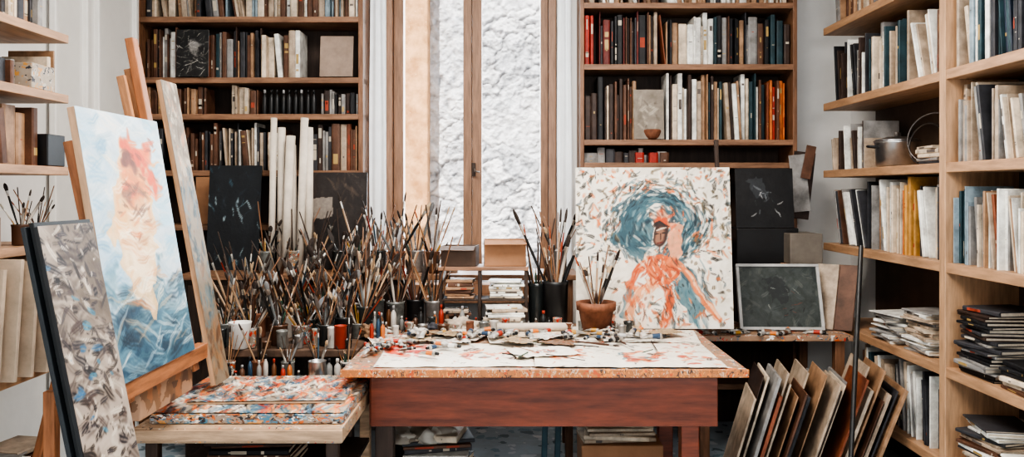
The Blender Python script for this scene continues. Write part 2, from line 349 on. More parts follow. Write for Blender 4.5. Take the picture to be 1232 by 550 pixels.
def row(start,rotz,length,D,hr,pal,group,shelf,tr=(.014,.036),lean=.12,seed=1,lean_ang=(.08,.2),maxh=9):
    rng=random.Random(seed); Rz=Matrix.Rotation(rotz,4,'Z'); ax=(Rz@Vector((1,0,0))); back=(Rz@Vector((0,1,0)))
    s=0; start=Vector(start)
    def th():
        q=rng.random(); return tr[0]*rng.uniform(.6,1) if q<.35 else (rng.uniform(*tr) if q<.92 else tr[1]*rng.uniform(1,1.35))
    while s<length-.012:
        if rng.random()<lean and s<length-.16:
            a=rng.uniform(*lean_ang); k=rng.randint(1,4); H0=min(maxh,rng.uniform(*hr))
            for _ in range(k):
                t=th(); H=min(maxh,H0*rng.uniform(.9,1.02))
                H_s=H0*math.sin(a)
                if _==0: s+=H_s*1.03
                if s+t>length: break
                pos=start+ax*(s+t/2/math.cos(a))+back*rng.uniform(0,.03)+Vector((0,0,t/2*math.sin(a)+.001))
                book(t,D*rng.uniform(.85,1),H,pick(pal,s/length,rng),rng,Matrix.Translation(pos)@Rz@Matrix.Rotation(-a,4,'Y'),group,shelf,'leaning')
                s+=t/math.cos(a)+.0015
            continue
        t=th()
        if s+t>length: break
        H=min(maxh,rng.uniform(*hr)*rng.choice((1,1,1,.93,.86))); pos=start+ax*(s+t/2)+back*rng.uniform(0,.05)+Vector((0,0,.0005))
        book(t,D*rng.uniform(.8,.95),H,pick(pal,s/length,rng),rng,Matrix.Translation(pos)@Rz,group,shelf)
        s+=t+rng.choice((.001,.001,.005))
def stack(center,rotz,items,group,shelf,W=(.2,.26),D=.2,pal=DK,tr=(.012,.03),seed=1,jit=.12):
    rng=random.Random(seed); z=center[2]
    for i in range(items):
        t=rng.uniform(*tr); H=rng.uniform(*W); dd=D*rng.uniform(.85,1.05)
        Rm=Matrix.Rotation(rotz+rng.uniform(-jit,jit),4,'Z')@Matrix.Rotation(math.pi/2,4,'Y')
        off=Rm@Vector((0,dd/2,H/2)); pos=Vector((center[0]+rng.uniform(-.012,.012),center[1]+rng.uniform(-.015,.015),z+t/2+.0003))-off
        book(t,dd,H,rng.choice(pal),rng,Matrix.Translation(pos)@Rm,group,shelf,'lying flat'); z+=t+.0006
    return z

def bookcase(name,x0,x1,y0,y1,zs,ztop,th,mat,vmat,label,posts_x=None,posts_y=None,back=None,bmat=None,pt=.03):
    e=empty(name,((x0+x1)/2,(y0+y1)/2,0),label=label,cat='bookcase')
    for z in zs:
        box('shelf',x0,x1,y0,y1,z-th,z,mat,.003,parent=e)
    for px in (posts_x or []): box('side_panel',px-pt/2,px+pt/2,y0-.002,y1,0,ztop,vmat,.003,parent=e)
    for py in (posts_y or []): box('side_panel',x0-.004 if x0>0 else x0,x1 if x0>0 else x1+.004,py-pt/2,py+pt/2,0,ztop,vmat,.003,parent=e)
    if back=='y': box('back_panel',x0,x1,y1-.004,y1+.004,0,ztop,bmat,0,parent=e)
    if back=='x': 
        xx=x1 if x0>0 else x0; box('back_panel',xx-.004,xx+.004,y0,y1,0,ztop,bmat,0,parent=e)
    return e
BD=4.95
xl0,xl1=PX(162,BD),PX(437,BD)
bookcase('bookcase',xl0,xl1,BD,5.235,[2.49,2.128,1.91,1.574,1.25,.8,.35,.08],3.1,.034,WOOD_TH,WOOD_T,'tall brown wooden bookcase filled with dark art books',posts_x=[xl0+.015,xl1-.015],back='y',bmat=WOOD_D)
sh='the brown bookcase'
ix0=xl0+.035
mix1=[(.35,['cream','beige','grey','tan','charcoal']),(1,['cream','white','brown','beige','pale blue'])]
row((ix0,BD+.03,2.49),0,xl1-ix0-.04,.2,(.26,.34),mix1,'books on the top shelf of the brown bookcase',sh,seed=11)
row((ix0,BD+.03,2.128),0,.22,.2,(.24,.31),[(1,['charcoal','brown','cream','white','grey'])],'mixed books beside the charcoal sketch',sh,seed=29,lean=0,tr=(.012,.03))
row((ix0+.225,BD+.03,2.128),0,.73,.2,(.24,.31),[(.2,['charcoal','dark brown','black','dark teal','cream']),(.4,['dark teal','black','rust','brown','grey']),(.65,['brown','tan','charcoal','dark brown','beige']),(1,['cream','red','brown','beige','grey','white'])],'dark art books on the second shelf',sh,seed=12,lean=.07,tr=(.011,.03))
row((ix0,BD+.03,1.91),0,.38,.18,(.15,.17),[(1,['tan','brown','black'])],'small books beside the ink bottles',sh,seed=13,lean=.0)
row((PX(274,BD),BD+.03,1.91),0,.18,.18,(.15,.18),[(1,['cream','white','beige','brown'])],'pale small books beside the ink bottles',sh,seed=14,lean=0)
row((PX(385,BD),BD+.03,1.91),0,.22,.18,(.12,.15),[(1,['black','dark brown','grey'])],'small dark books beside the ink bottles',sh,seed=15,lean=0)
row((ix0,BD+.03,1.574),0,.86,.2,(.22,.29),[(.5,['dark brown','black','brown','charcoal']),(1,['beige','cream','brown','charcoal','white'])],'books on the fourth shelf',sh,seed=16,lean=.08,tr=(.01,.028))
row((PX(372,BD),BD+.03,1.574),0,.29,.2,(.24,.29),[(.4,['charcoal','grey','dark brown']),(1,['beige','brown','tan','rust'])],'brown books beside the paper rolls',sh,seed=17,lean=0)
a=Art(.2,.28,110,(24,24,24),3); a.many(70,(0,1),(0,1),(.05,.18),(.006,.012),(0,3),[(150,146,140),(12,12,12),(90,85,80),(205,200,192)]); a.blob(.5,.35,.25,.2,0,(190,186,180),.5,.2,.6)
panel('painting',(PX(212,4.93),4.93,2.13),(1,0,0),(0,.03,1),.19,.28,.012,GREYP,a,label='black-and-white picture leaning against dark art books')
panel('art_board',(PX(384,4.94),4.94,2.13),(1,0,0),(0,.12,1),.2,.25,.006,M('taupe_board',(.27,.2,.155)),None,label='plain taupe art board leaning on a bookcase shelf',cat='board')
def bottle(loc,r,h,mat,capmat,label,group=None,seg=14):
    b=lathe('bottle',[(r*.9,0),(r,h*.03),(r,h*.62),(r*.85,h*.72),(r*.42,h*.8),(r*.42,h*.86)],mat,seg); b.location=loc
    c=lathe('bottle_cap',[(r*.5,h*.85),(r*.5,h*.97),(r*.42,h)],capmat,seg); lchild(c,b)
    tag(b,label=label,cat='bottle',group=group); return b
for i in range(9):
    bottle((PX(318+i*7.4,BD+.04),BD+.05+.01*(i%2),1.9105),.016,.15,BLACKM,BLACKM if i%3 else M('grey_cap',(.3,.3,.3),.5),'small black ink bottle on a bookcase shelf','ink bottles on the bookcase shelf')
xr0,xr1=PX(698,BD),PX(959,BD)
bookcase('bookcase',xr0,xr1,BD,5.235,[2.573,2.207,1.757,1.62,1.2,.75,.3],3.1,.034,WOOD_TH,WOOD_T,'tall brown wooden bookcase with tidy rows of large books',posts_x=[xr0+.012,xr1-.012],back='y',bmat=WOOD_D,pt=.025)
L2=xr1-xr0-.06
sb='the bookcase beside the window'
row((xr0+.03,BD+.025,2.573),0,L2,.2,(.2,.3),[(.4,['tan','brown','white','beige']),(1,['cream','charcoal','tan','white'])],'books on the top shelf beside the window',sb,seed=21)
row((xr0+.03,BD+.025,2.207),0,.08,.2,(.29,.325),[(1,['red','red','rust'])],'red books on the second shelf beside the window',sb,seed=27,lean=0,tr=(.02,.03))
row((xr0+.12,BD+.025,2.207),0,L2-.09,.2,(.27,.325),[(.22,['charcoal','black','dark red','dark brown','brown']),(.4,['dark brown','brown','rust','black','tan','beige']),(.58,['white','white','cream']),(.9,['dark brown','tan','dark teal','grey','charcoal','black','brown']),(1,['dark teal','dark brown'])],'large art books on the second shelf beside the window',sb,seed=22,lean=.03,tr=(.012,.042))
row((xr0+.03,BD+.025,1.757),0,.33,.2,(.3,.4),[(.7,['dark brown','brown','dark brown','black','cream']),(1,['brown','tan'])],'tall dark books on the third shelf',sb,seed=23,lean=.0,tr=(.016,.03),maxh=.405)
row((PX(803,BD),BD+.025,1.757),0,PX(926,BD)-PX(803,BD),.2,(.35,.4),[(.3,['white','white','cream','dark brown']),(.65,['tan','dark teal','beige','grey','dark brown']),(1,['cream','white','charcoal','tan','dark teal','brown'])],'tall colourful books on the third shelf',sb,seed=24,lean=.1,tr=(.012,.032),maxh=.405,lean_ang=(.04,.09))
row((PX(926,BD),BD+.025,1.757),0,PX(953,BD)-PX(926,BD),.2,(.34,.38),[(1,['red','rust','brown','orange'])],'red and rust books on the third shelf',sb,seed=28,lean=0,tr=(.016,.028),maxh=.405)
a=Art(.2,.3,60,(130,120,108),4); a.many(20,(.2,.8),(.2,.8),(.05,.12),(.02,.04),(0,3),[(100,90,80),(170,160,145)])
panel('art_board',(PX(763,4.95),4.955,1.76),(1,0,0),(0,.1,1),.18,.3,.01,GREYP,a,label='faded grey print leaning inside the bookcase',cat='picture')
row((xr0+.03,BD+.03,1.62),0,.5,.18,(.05,.098),[(1,['black','charcoal','grey','dark brown'])],'very small dark books on the low gap shelf',sb,seed=25,lean=0,tr=(.03,.06))
for i,(c,px) in enumerate((('red',770),('red',787),('brown',800))):
    book(.05,.1,.06,c,R,Matrix.Translation((PX(px,4.96),4.965,1.621)),'small red boxes on the gap shelf',sb)
o=lathe('clay_bowl',[(.03,0),(.045,.02),(.055,.05),(.05,.06),(.045,.055),(.03,.03)],TERRA,18); o.location=(PX(787,4.9),4.975,1.758); tag(o,label='small rough terracotta bowl in front of a print',cat='bowl')

RXF,RXB=1.82,2.13
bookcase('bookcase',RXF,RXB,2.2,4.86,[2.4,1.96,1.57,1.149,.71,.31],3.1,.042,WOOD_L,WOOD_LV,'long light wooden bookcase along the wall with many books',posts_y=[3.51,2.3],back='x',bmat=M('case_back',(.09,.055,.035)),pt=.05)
sr='the long light bookcase'; q90=-math.pi/2
near=lambda z:(RXF+.02,3.47,z)
row((RXF+.03,4.82,2.4),q90,.65,.2,(.25,.35),[(1,['brown','cream','tan','grey'])],'books on the highest shelf of the long bookcase',sr,seed=31)
row((RXF+.03,4.8,1.96),q90,.85,.2,(.25,.36),[(.5,['charcoal','black','grey','dark brown','white']),(1,['cream','white','grey','dark teal','beige'])],'books in the upper far bay',sr,seed=32,tr=(.009,.024),lean=.1)
row((RXF+.03,3.9,1.96),q90,.35,.2,(.25,.33),[(1,['cream','beige','brown','white'])],'leaning pale folders in the upper far bay',sr,seed=33,tr=(.006,.014),lean=.9,lean_ang=(.2,.35))
row(near(1.96),q90,.62,.22,(.26,.36),[(.15,['beige','cream']),(.35,['white','charcoal','dark teal','pale blue','tan']),(1,['dark teal','charcoal','navy','cream','charcoal'])],'large books on the upper near bay',sr,seed=35,tr=(.009,.024),lean=.06)
row(near(1.57),q90,.62,.22,(.24,.33),[(.3,['tan','beige','grey','cream']),(1,['cream','white','beige','grey','charcoal'])],'pale books on the middle near bay',sr,seed=36,tr=(.006,.017),lean=.14)
row(near(1.149),q90,.62,.22,(.25,.33),[(.25,['dark teal','grey','cream','pale blue']),(1,['white','cream','beige','tan','rust','grey'])],'pale books on the lower near bay',sr,seed=37,tr=(.006,.016),lean=.2)
row((RXF+.03,4.3,1.149),q90,.74,.2,(.3,.37),[(.15,['grey','tan']),(.4,['white','cream']),(.6,['ochre','orange','cream','ochre']),(1,['cream','white','beige','grey','charcoal'])],'tall books on the lower far bay',sr,seed=38,tr=(.009,.022),lean=.05)
row((RXF+.03,4.84,1.149),q90,.5,.2,(.28,.36),[(1,['beige','brown','grey','white','charcoal'])],'slanted boards and books in the lower far bay',sr,seed=47,tr=(.01,.02),lean=1,lean_ang=(.2,.38))
row((RXF+.03,4.84,1.57),q90,.46,.2,(.17,.26),[(1,['beige','white','dark brown','grey'])],'worn books beside the metal pot',sr,seed=39,tr=(.008,.02),lean=.5)
row((RXF+.03,4.4,.31),q90,.85,.2,(.28,.35),[(.4,['beige','white','dark teal','brown']),(1,['white','grey','cream','charcoal'])],'worn folders on the bottom far bay',sr,seed=40,tr=(.007,.02),lean=.4)
stack((1.94,3.8,.71),q90,15,'pale magazines piled on the lower shelf',sr,pal=['white','cream','white','beige','grey'],seed=41,tr=(.004,.018),D=.2,jit=.2)
stack((1.93,4.1,.71),q90,12,'second pile of pale magazines',sr,pal=['white','cream','grey','white'],seed=42,tr=(.004,.016),D=.2,jit=.3)
stack((1.95,3.3,.71),q90,20,'dark folders piled on the lower shelf',sr,pal=['black','charcoal','dark brown','black','grey'],seed=43,tr=(.008,.02),D=.24,jit=.18)
stack((1.95,3.02,.71),q90,6,'brown folders piled on the lower shelf',sr,pal=['brown','cream','black'],seed=44,tr=(.008,.02),D=.22)
stack((1.93,3.27,.31),q90,19,'worn magazines piled on the bottom shelf',sr,pal=['beige','cream','charcoal','white','brown'],seed=45,tr=(.006,.018),D=.22,jit=.28)
stack((1.93,3.0,.31),q90,14,'second worn pile on the bottom shelf',sr,pal=['white','cream','white','grey'],seed=46,tr=(.004,.018),D=.22,jit=.4)
pot=lathe('saucepan',[(.085,0),(.1,.012),(.105,.12),(.112,.128),(.106,.13),(.1,.12),(.095,.02)],STEEL,32); pot.location=(1.945,4.2,1.571)
tag(pot,label='dented steel saucepan on a light wooden shelf',cat='pot')
lid=lathe('pot_lid',[(.112,.131),(.1,.14),(.05,.152),(.012,.155),(.014,.175),(.008,.178)],STEEL,32); lchild(lid,pot)
hd=tube('pot_handle',[(-.1,-.02,.1),(-.14,-.02,.105),(-.15,0,.105),(-.14,.02,.105),(-.1,.02,.1)],.006,BLACKM); lchild(hd,pot)
for k,(yy,r) in enumerate(((3.97,.1),(3.84,.12))):
    o=tube('wire_ring',[(0,r*math.cos(t),r+r*math.sin(t)) for t in np.linspace(0,2*math.pi,36)],.0045,M('dark_wire',(.1,.09,.085),.3,metal=.8)); o.location=(1.97-.03*k,yy,1.576); o.rotation_euler=(0,.15,.4+.3*k)
    tag(o,label='thin wire hoop standing on the shelf',cat='wire hoop',group='wire hoops by the saucepan')
stack((1.95,3.75,1.571),q90,5,'flat pads beside the saucepan',sr,pal=['charcoal','brown','grey','cream'],seed=49,tr=(.012,.03),D=.18,W=(.14,.2))

LXF,LXB=-1.85,-2.24
bookcase('bookcase',LXB,LXF,1.9,3.47,[2.38,2.10,1.85,1.55,1.24,.76,.33],2.9,.035,WOOD_L,WOOD_LV,'light wooden bookcase with mixed boxes and papers',posts_y=[],back='x',bmat=M('case_back',(.09,.055,.035)))
sl='the bookcase by the door'
p90=math.pi/2
def lrow(y0,y1,z,hr,pal,g,seed,**k): row((LXF-.03,y0,z),p90,y1-y0,.22,hr,pal,g,sl,seed=seed,**k)
lrow(2.85,3.36,2.10,(.14,.22),[(1,['cream','tan','charcoal','grey'])],'small pale books near the door',51)
lrow(2.85,3.1,1.85,(.18,.23),[(1,['charcoal','black','olive','brown'])],'dark binders near the door',52)
lrow(3.1,3.2,1.85,(.1,.18),[(1,['charcoal','grey','brown'])],'grey pads near the door',59)
lrow(3.4,3.46,1.85,(.16,.18),[(1,['cream','tan'])],'pale books near the door',53,lean=0)
lrow(2.85,3.12,1.55,(.2,.26),[(1,['tan','beige','brown','cream'])],'tan books near the door',54,lean=.2)
lrow(3.13,3.32,1.55,(.2,.24),[(1,['brown','tan'])],'brown books beside the black box',55,lean=0,tr=(.05,.08))
lrow(2.85,3.15,1.24,(.1,.2),[(1,['grey','charcoal','white','beige'])],'low grey books near the door',56,lean=.3)
box('storage_box',-2.1,-1.86,3.22,3.38,1.851,1.95,splat('patterned_box',(.4,.33,.26),[(.05,.05,.06),(.6,.3,.08),(.5,.46,.4)],40,.4),.003,label='small patterned box on the shelf near the door',cat='box')
box('storage_box',-2.15,-1.86,3.33,3.46,1.551,1.68,BLACKM,.004,label='black box on the shelf near the door',cat='box')
for i in range(8):
    y0=2.72+i*.085
    panel('blank_canvas',(-1.8+.01*i,y0,.765),(-1,0.04,0),(0,.1,1),.34,.44-.015*(i%3),.018,M('canvas_cloth',(.55,.43,.32),.85),None,label='blank primed canvas standing in a bookcase bay',cat='canvas',group='blank canvases in the bookcase bay')
stack((-1.98,3.1,.331),p90,11,'papers piled near the floor',sl,pal=['white','cream','brown','grey'],seed=57,tr=(.006,.018),D=.22,jit=.35)
stack((-1.98,3.32,.331),p90,7,'second pile near the floor',sl,pal=['brown','cream','beige'],seed=58,tr=(.008,.02),D=.2,jit=.3)

# ------------------------------------------------------------ TABLES
T=empty('work_table',(.13,3.8,0),label='large red-brown wooden work table with paint-spattered top',cat='table')
TX0,TX1,TY0,TY1=-.67,.926,3.26,4.4
box('tabletop',TX0,TX1,TY0,TY1,.722,.75,TABTOP,.005,parent=T)
box('tabletop_edge',TX0-.002,TX1+.002,TY0-.012,TY0-.001,.72,.752,EDGEP,.003,parent=T,label='orange paint-crusted table edge')
box('apron',-.57,.83,3.35,3.375,.5,.7215,RED_W,.003,parent=T)
box('apron',-.57,.83,4.3,4.325,.56,.7215,RED_W,.003,parent=T)
box('apron',-.58,-.555,3.376,4.3,.5,.7215,RED_W,.003,parent=T)
box('apron',.8,.825,3.376,4.3,.5,.7215,RED_W,.003,parent=T)
for lx,ly in ((-.52,3.41),(.725,3.41),(-.52,4.25),(.78,4.25)):
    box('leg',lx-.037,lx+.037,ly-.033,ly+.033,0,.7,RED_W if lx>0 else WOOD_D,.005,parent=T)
T=empty('low_table',(-.96,3.3,0),label='small pale wooden table holding a paint palette',cat='table')
box('tabletop',-1.33,-.594,2.91,3.69,.565,.62,LOWTOP,.005,parent=T)
box('tabletop_edge',-1.332,-.592,2.9,2.909,.575,.615,WOOD_B,.003,parent=T)
for lx,ly in ((-1.28,2.97),(-.64,2.97),(-1.28,3.63),(-.64,3.63)): box('leg',lx-.022,lx+.022,ly-.022,ly+.022,0,.564,WOOD_D if ly<3 else WOOD_B,.004,parent=T)
box('lower_shelf',-1.3,-.62,2.98,3.62,.36,.38,WOOD_D,.003,parent=T)
stack((-1.0,3.3,.381),0,6,'sketchbooks stacked under the low table','the low table shelf',W=(.3,.36),D=.26,pal=['charcoal','brown','dark brown','black'],seed=65,tr=(.014,.024))
T=empty('side_table',(-1.06,4.07,0),label='plain wooden side table crowded with brush jars',cat='table')
box('tabletop',-1.42,-.69,3.72,4.42,.705,.74,M('stained_top',(.1,.06,.04),.6,var=.5,scale=12),.005,parent=T)
for lx,ly in ((-1.37,3.77),(-.75,3.77),(-1.37,4.37),(-.75,4.37)): box('leg',lx-.03,lx+.03,ly-.03,ly+.03,0,.704,WOOD_D,.004,parent=T)
T=empty('console_cabinet',(-.7,4.65,0),label='narrow wooden cabinet below the window with brush jars',cat='cabinet')
box('cabinet_top',-1.8,.36,4.47,4.83,.97,1.0,WOOD_TH,.004,parent=T)
box('cabinet_body',-1.77,-.56,4.5,4.82,.0,.969,WOOD_D,.004,parent=T)
for k in range(2): box('cabinet_door',-1.75+k*.6,-1.17+k*.6,4.485,4.499,.05,.94,WOOD_D,.004,parent=T)
for yy in (4.5,4.78): box('cabinet_leg',.29,.33,yy,yy+.04,0,.969,WOOD_T,.004,parent=T)
T=empty('corner_table',(1.33,4.6,0),label='narrow wooden table below the bookcase corner',cat='table')
box('tabletop',.94,1.76,4.28,4.92,.675,.705,TABTOP,.004,parent=T)
for lx,ly in ((1.0,4.33),(1.7,4.33),(1.0,4.87),(1.7,4.87)): box('leg',lx-.025,lx+.025,ly-.025,ly+.025,0,.674,WOOD_T,.004,parent=T)
box('storage_cabinet',PX(884,4.75),PX(958,4.75),4.71,4.93,.706,1.24,BLACKM,.006,label='black storage cabinet behind a framed picture',cat='cabinet')
# ------------------------------------------------------------ PAINTINGS
OR=[(205,88,38),(186,66,26),(224,130,78),(165,58,28)]; TE=[(44,78,90),(30,56,68),(66,104,114),(22,40,50),(56,96,108)]; WH=[(222,217,206),(234,228,218),(208,198,184)]
A=Art(.79,.82,300,(222,215,202),21,10)
SPC=[(40,34,26),(84,68,44),(120,102,76),(200,98,40),(45,66,76),(24,22,20),(205,96,36),(44,38,32)]
A.many(260,(0,1),(0,1),(.03,.08),(.01,.02),(0,3.14),[(206,196,180),(232,226,216),(196,184,164)],.5)
for k in range(950):
    u,v=A.r.random(),A.r.random(); dd=math.hypot((u-.52)/.36,(v-.36)/.28)
    pr=.95 if dd<1.8 and v<.6 else .3
    if A.r.random()<pr: A.dab(u,v,A.r.uniform(.008,.036),A.r.uniform(.005,.013),A.r.uniform(0,3.1),A.r.choice(SPC),.92)
A.many(260,(0,1),(0,1),(.012,.04),(.005,.012),(0,3.14),WH,.75)
# teal: broad broken ring open at lower left + flow to lower right
for k in range(420):
    t=A.r.uniform(2.3,7.6); rr=A.r.gauss(.215,.05); A.dab(.53+rr*math.cos(t),.37+rr*.85*math.sin(t),A.r.uniform(.02,.06),A.r.uniform(.007,.016),t+1.57+A.r.uniform(-.3,.3),A.r.choice(TE),.85)
A.poly([(.26,.4),(.3,.28),(.4,.22),(.47,.26),(.48,.38),(.46,.5),(.42,.58),(.34,.56)],(46,80,92),.09,.9)
A.poly([(.62,.66),(.72,.6),(.8,.72),(.88,.9),(.8,.98),(.66,.9)],(62,100,112),.1,.9)
A.poly([(.36,.64),(.34,.78),(.29,.9),(.34,.99),(.4,.8)],(84,118,128),.08,.8)
for k in range(240):
    t=A.r.uniform(0,6.28); rr=A.r.uniform(.05,.27); A.dab(.5+rr*math.cos(t),.38+rr*.85*math.sin(t),A.r.uniform(.015,.05),A.r.uniform(.005,.01),t+1.57+A.r.uniform(-.4,.4),A.r.choice(TE+[(110,140,146),(18,32,40),(150,165,162),(214,206,194)]),.8)
A.many(80,(.6,.86),(.6,.97),(.03,.06),(.006,.012),(.7,1.5),TE+[(150,168,170),(214,120,60),(220,212,200)],.8)
for k in range(330):
    t=A.r.uniform(2.4,7.2); rr=A.r.uniform(.25,.38); A.dab(.52+rr*math.cos(t),.36+rr*.8*math.sin(t),A.r.uniform(.012,.04),A.r.uniform(.005,.011),t+1.57+A.r.uniform(-.6,.6),A.r.choice([(40,34,28),(110,92,66),(205,100,45),(232,226,215),(36,54,64),(232,226,215),(60,90,100)]),.9)
# orange hair and shoulder drape (right of head)
A.blob(.57,.345,.075,.075,.2,(190,74,32),.4,.08); A.poly([(.62,.33),(.68,.36),(.7,.46),(.67,.56),(.61,.56),(.62,.46)],(222,150,112),.06)
A.many(36,(.5,.7),(.27,.52),(.012,.035),(.005,.009),(.6,2.4),OR+[(110,46,28),(236,180,140),(40,60,70)],.85)
# torso small, arms spread, knees forward
A.poly([(.47,.545),(.56,.53),(.64,.55),(.66,.64),(.6,.74),(.48,.74),(.43,.64)],(202,92,42),.05)
A.line([(.47,.57),(.4,.63),(.345,.72)],.028,(196,80,34)); A.line([(.345,.72),(.4,.755),(.45,.74)],.02,(206,104,56))
A.line([(.63,.57),(.71,.66),(.79,.76),(.9,.93)],.027,(214,118,68)); A.line([(.7,.64),(.8,.76),(.92,.94)],.01,(236,186,150))
A.line([(.5,.73),(.42,.77),(.36,.84),(.33,.96)],.034,(218,150,108)); A.line([(.56,.73),(.6,.82),(.56,.95)],.034,(196,88,44)); A.line([(.46,.78),(.44,.88),(.42,.97)],.03,(230,210,190))
A.many(110,(.42,.66),(.54,.76),(.012,.04),(.005,.01),(.6,2.4),OR+[(240,178,132),(130,46,24),(236,214,190)],.85)
A.many(70,(.31,.66),(.74,.97),(.015,.045),(.005,.01),(.9,2.2),[(200,86,38),(238,214,192),(48,78,90),(100,50,34),(226,150,100)],.85)
A.many(46,(.45,.85),(.56,.95),(.012,.035),(.003,.006),(.5,1.5),[(44,34,30),(34,48,56)],.85)
A.blob(.55,.42,.058,.08,.1,(56,34,28),.15,.03); A.blob(.545,.43,.042,.058,.1,(138,96,74),.4,.03)
A.line([(.52,.395),(.58,.385)],.007,(206,186,166)); A.line([(.515,.42),(.535,.42)],.005,(26,18,16)); A.line([(.56,.417),(.582,.415)],.005,(26,18,16)); A.line([(.548,.42),(.552,.45)],.004,(60,34,26)); A.line([(.532,.468),(.565,.466)],.005,(100,28,22)); A.line([(.5,.37),(.55,.345),(.6,.37)],.01,(36,24,20))
A.many(14,(.05,.95),(.88,1),(.02,.035),(.006,.011),(0,3),[(208,100,48)],.85)
panel('painting',(.325,4.2,.757),(1,-.03,0),(0,.12,1),.79,.82,.022,M('canvas_side',(.16,.12,.1),.8),A,label='square abstract canvas, orange seated figure on teal and white',cat='painting')
E=empty('tabletop_easel',(.75,4.4,.75),label='slim dark tabletop easel supporting a square canvas',cat='easel')
beam('mast',(PX(862,4.42),4.27,.752),(PX(862,4.42)-.01,4.39,1.72),.02,.025,WOOD_D,parent=E)
beam('mast',(.47,4.27,.752),(.5,4.375,1.5),.02,.02,WOOD_D,parent=E)
beam('rear_leg',(.7,4.385,1.3),(.7,4.39,.752),.02,.02,WOOD_D,parent=E)
beam('crossbar',(.45,4.36,1.3),(1.09,4.36,1.3),.02,.015,WOOD_D,parent=E)
# left canvas: strokes are broad across the width
HZ=(-.6,.6)
A=Art(.55,.81,300,(176,192,202),31,10)
A.many(200,(0,1),(0,.75),(.06,.14),(.015,.035),(-.9,.9),[(184,198,208),(206,212,214),(150,176,190),(216,212,204)],.5)
A.many(60,(0,.22),(.02,.7),(.04,.1),(.015,.03),HZ,[(110,156,186),(160,188,206)],.6); A.many(30,(.82,1),(.02,.6),(.04,.1),(.02,.03),HZ,[(130,176,200),(160,196,214)],.6)
A.blob(.5,1.0,.9,.36,0,(52,90,108),.4,.2); A.blob(.2,.86,.35,.13,0,(32,64,84),.5,.25,.9); A.blob(.85,.78,.3,.12,0,(70,114,132),.6,.25,.9); A.blob(.6,.93,.25,.07,0,(26,50,66),.5,.2,.9); A.blob(.15,.7,.25,.06,0,(90,134,152),.6,.2,.8)
A.many(90,(0,1),(.66,1),(.06,.14),(.014,.03),HZ,[(46,84,104),(30,60,78),(84,124,140),(26,40,52),(64,98,110),(130,158,168)],.65)
A.poly([(.3,.24),(.45,.12),(.72,.16),(.8,.3),(.72,.42),(.76,.56),(.66,.72),(.5,.8),(.3,.74),(.2,.6),(.26,.42),(.2,.32)],(224,178,122),.16,.9)
A.blob(.44,.58,.25,.18,.0,(234,212,180),.6,.15,.9); A.blob(.5,.3,.26,.12,0,(210,118,54),.6,.15,.95); A.blob(.36,.42,.18,.12,0,(224,164,100),.7,.15,.85)
A.many(60,(.26,.72),(.2,.76),(.05,.1),(.012,.024),HZ,[(220,164,108),(204,132,76),(236,214,184),(180,112,62),(242,228,206)],.6)
A.blob(.62,.17,.2,.075,0,(204,72,22),.5,.15); A.blob(.82,.25,.16,.045,.2,(214,80,28),.5,.12); A.blob(.52,.21,.11,.055,0,(104,50,28),.4,.08); A.blob(.42,.33,.1,.03,0,(120,70,42),.5,.1,.8)
A.many(34,(.4,.9),(.1,.34),(.03,.075),(.008,.016),HZ,[(208,72,26),(228,112,46),(236,152,72),(120,56,32)],.85)
A.many(24,(.3,.66),(.3,.52),(.03,.06),(.005,.01),HZ,[(120,70,40),(96,62,46),(206,110,50)],.8)
A.many(40,(.05,.95),(.64,.96),(.05,.11),(.006,.012),HZ,[(190,206,214),(222,222,218),(196,164,130)],.55)
panel('painting',(-1.115,2.37,.895),(0,1,0),(-.135,0,.8),.55,.81,.022,WOOD_LV,A,label='tall pale blue canvas with a beige figure on the easel',cat='painting')
E=empty('easel',(-1.38,2.9,0),label='tall orange-brown wooden easel holding a painting',cat='easel')
sd=Vector((1,0,0)); EP=M('easel_wood_pale',(.40,.19,.09),.5,var=.3,stretch=(9,9,1))
beam('mast',(-1.15,3.0,.8),(-1.375,3.0,2.0),.045,.03,WOOD_E,parent=E,side=sd)
beam('mast',(-1.17,2.955,.83),(-1.39,2.955,1.86),.018,.03,EP,parent=E,side=sd)
beam('mast',(-1.18,3.06,.8),(-1.4,3.05,1.9),.02,.045,EP,parent=E,side=sd)
beam('mast',(-1.17,2.5,.83),(-1.33,2.5,1.6),.03,.03,WOOD_E,parent=E,side=sd)
beam('rear_leg',(-1.8,2.95,.02),(-1.4,2.98,1.7),.035,.03,WOOD_E,parent=E,side=sd)
beam('ledge',(-1.14,2.36,.865),(-1.14,3.06,.865),.055,.04,WOOD_E,parent=E,side=sd)
beam('leg',(-1.385,3.0,.0),(-1.385,3.0,.85),.035,.035,WOOD_E,parent=E,side=sd)
beam('leg',(-1.385,2.5,.0),(-1.385,2.5,.85),.035,.035,WOOD_E,parent=E,side=sd)
beam('crossbar',(-1.4,3.0,.83),(-1.14,3.0,.83),.03,.03,WOOD_E,parent=E,side=Vector((0,1,0)))
beam('crossbar',(-1.4,2.5,.83),(-1.14,2.5,.83),.03,.03,WOOD_E,parent=E,side=Vector((0,1,0)))
beam('tray_block',(-1.16,2.56,.79),(-1.16,2.98,.79),.1,.03,splat('stained_block',(.2,.1,.05),[(.1,.05,.03),(.35,.2,.12),(.3,.12,.05)],18,.5),parent=E,side=sd)
A=Art(.14,1.2,260,(128,114,96),41,14)
A.many(120,(0,1),(0,.35),(.01,.03),(.006,.012),(1,2.2),[(160,146,128),(110,92,76),(180,126,86),(190,176,156)],.8)
A.many(120,(0,1),(.3,.8),(.01,.03),(.006,.012),(1,2.2),[(60,92,104),(36,58,70),(124,92,66),(100,112,116)],.8)
A.many(60,(0,1),(.8,1),(.01,.03),(.006,.012),(1,2.2),[(130,90,58),(150,108,70),(90,60,40)],.8)
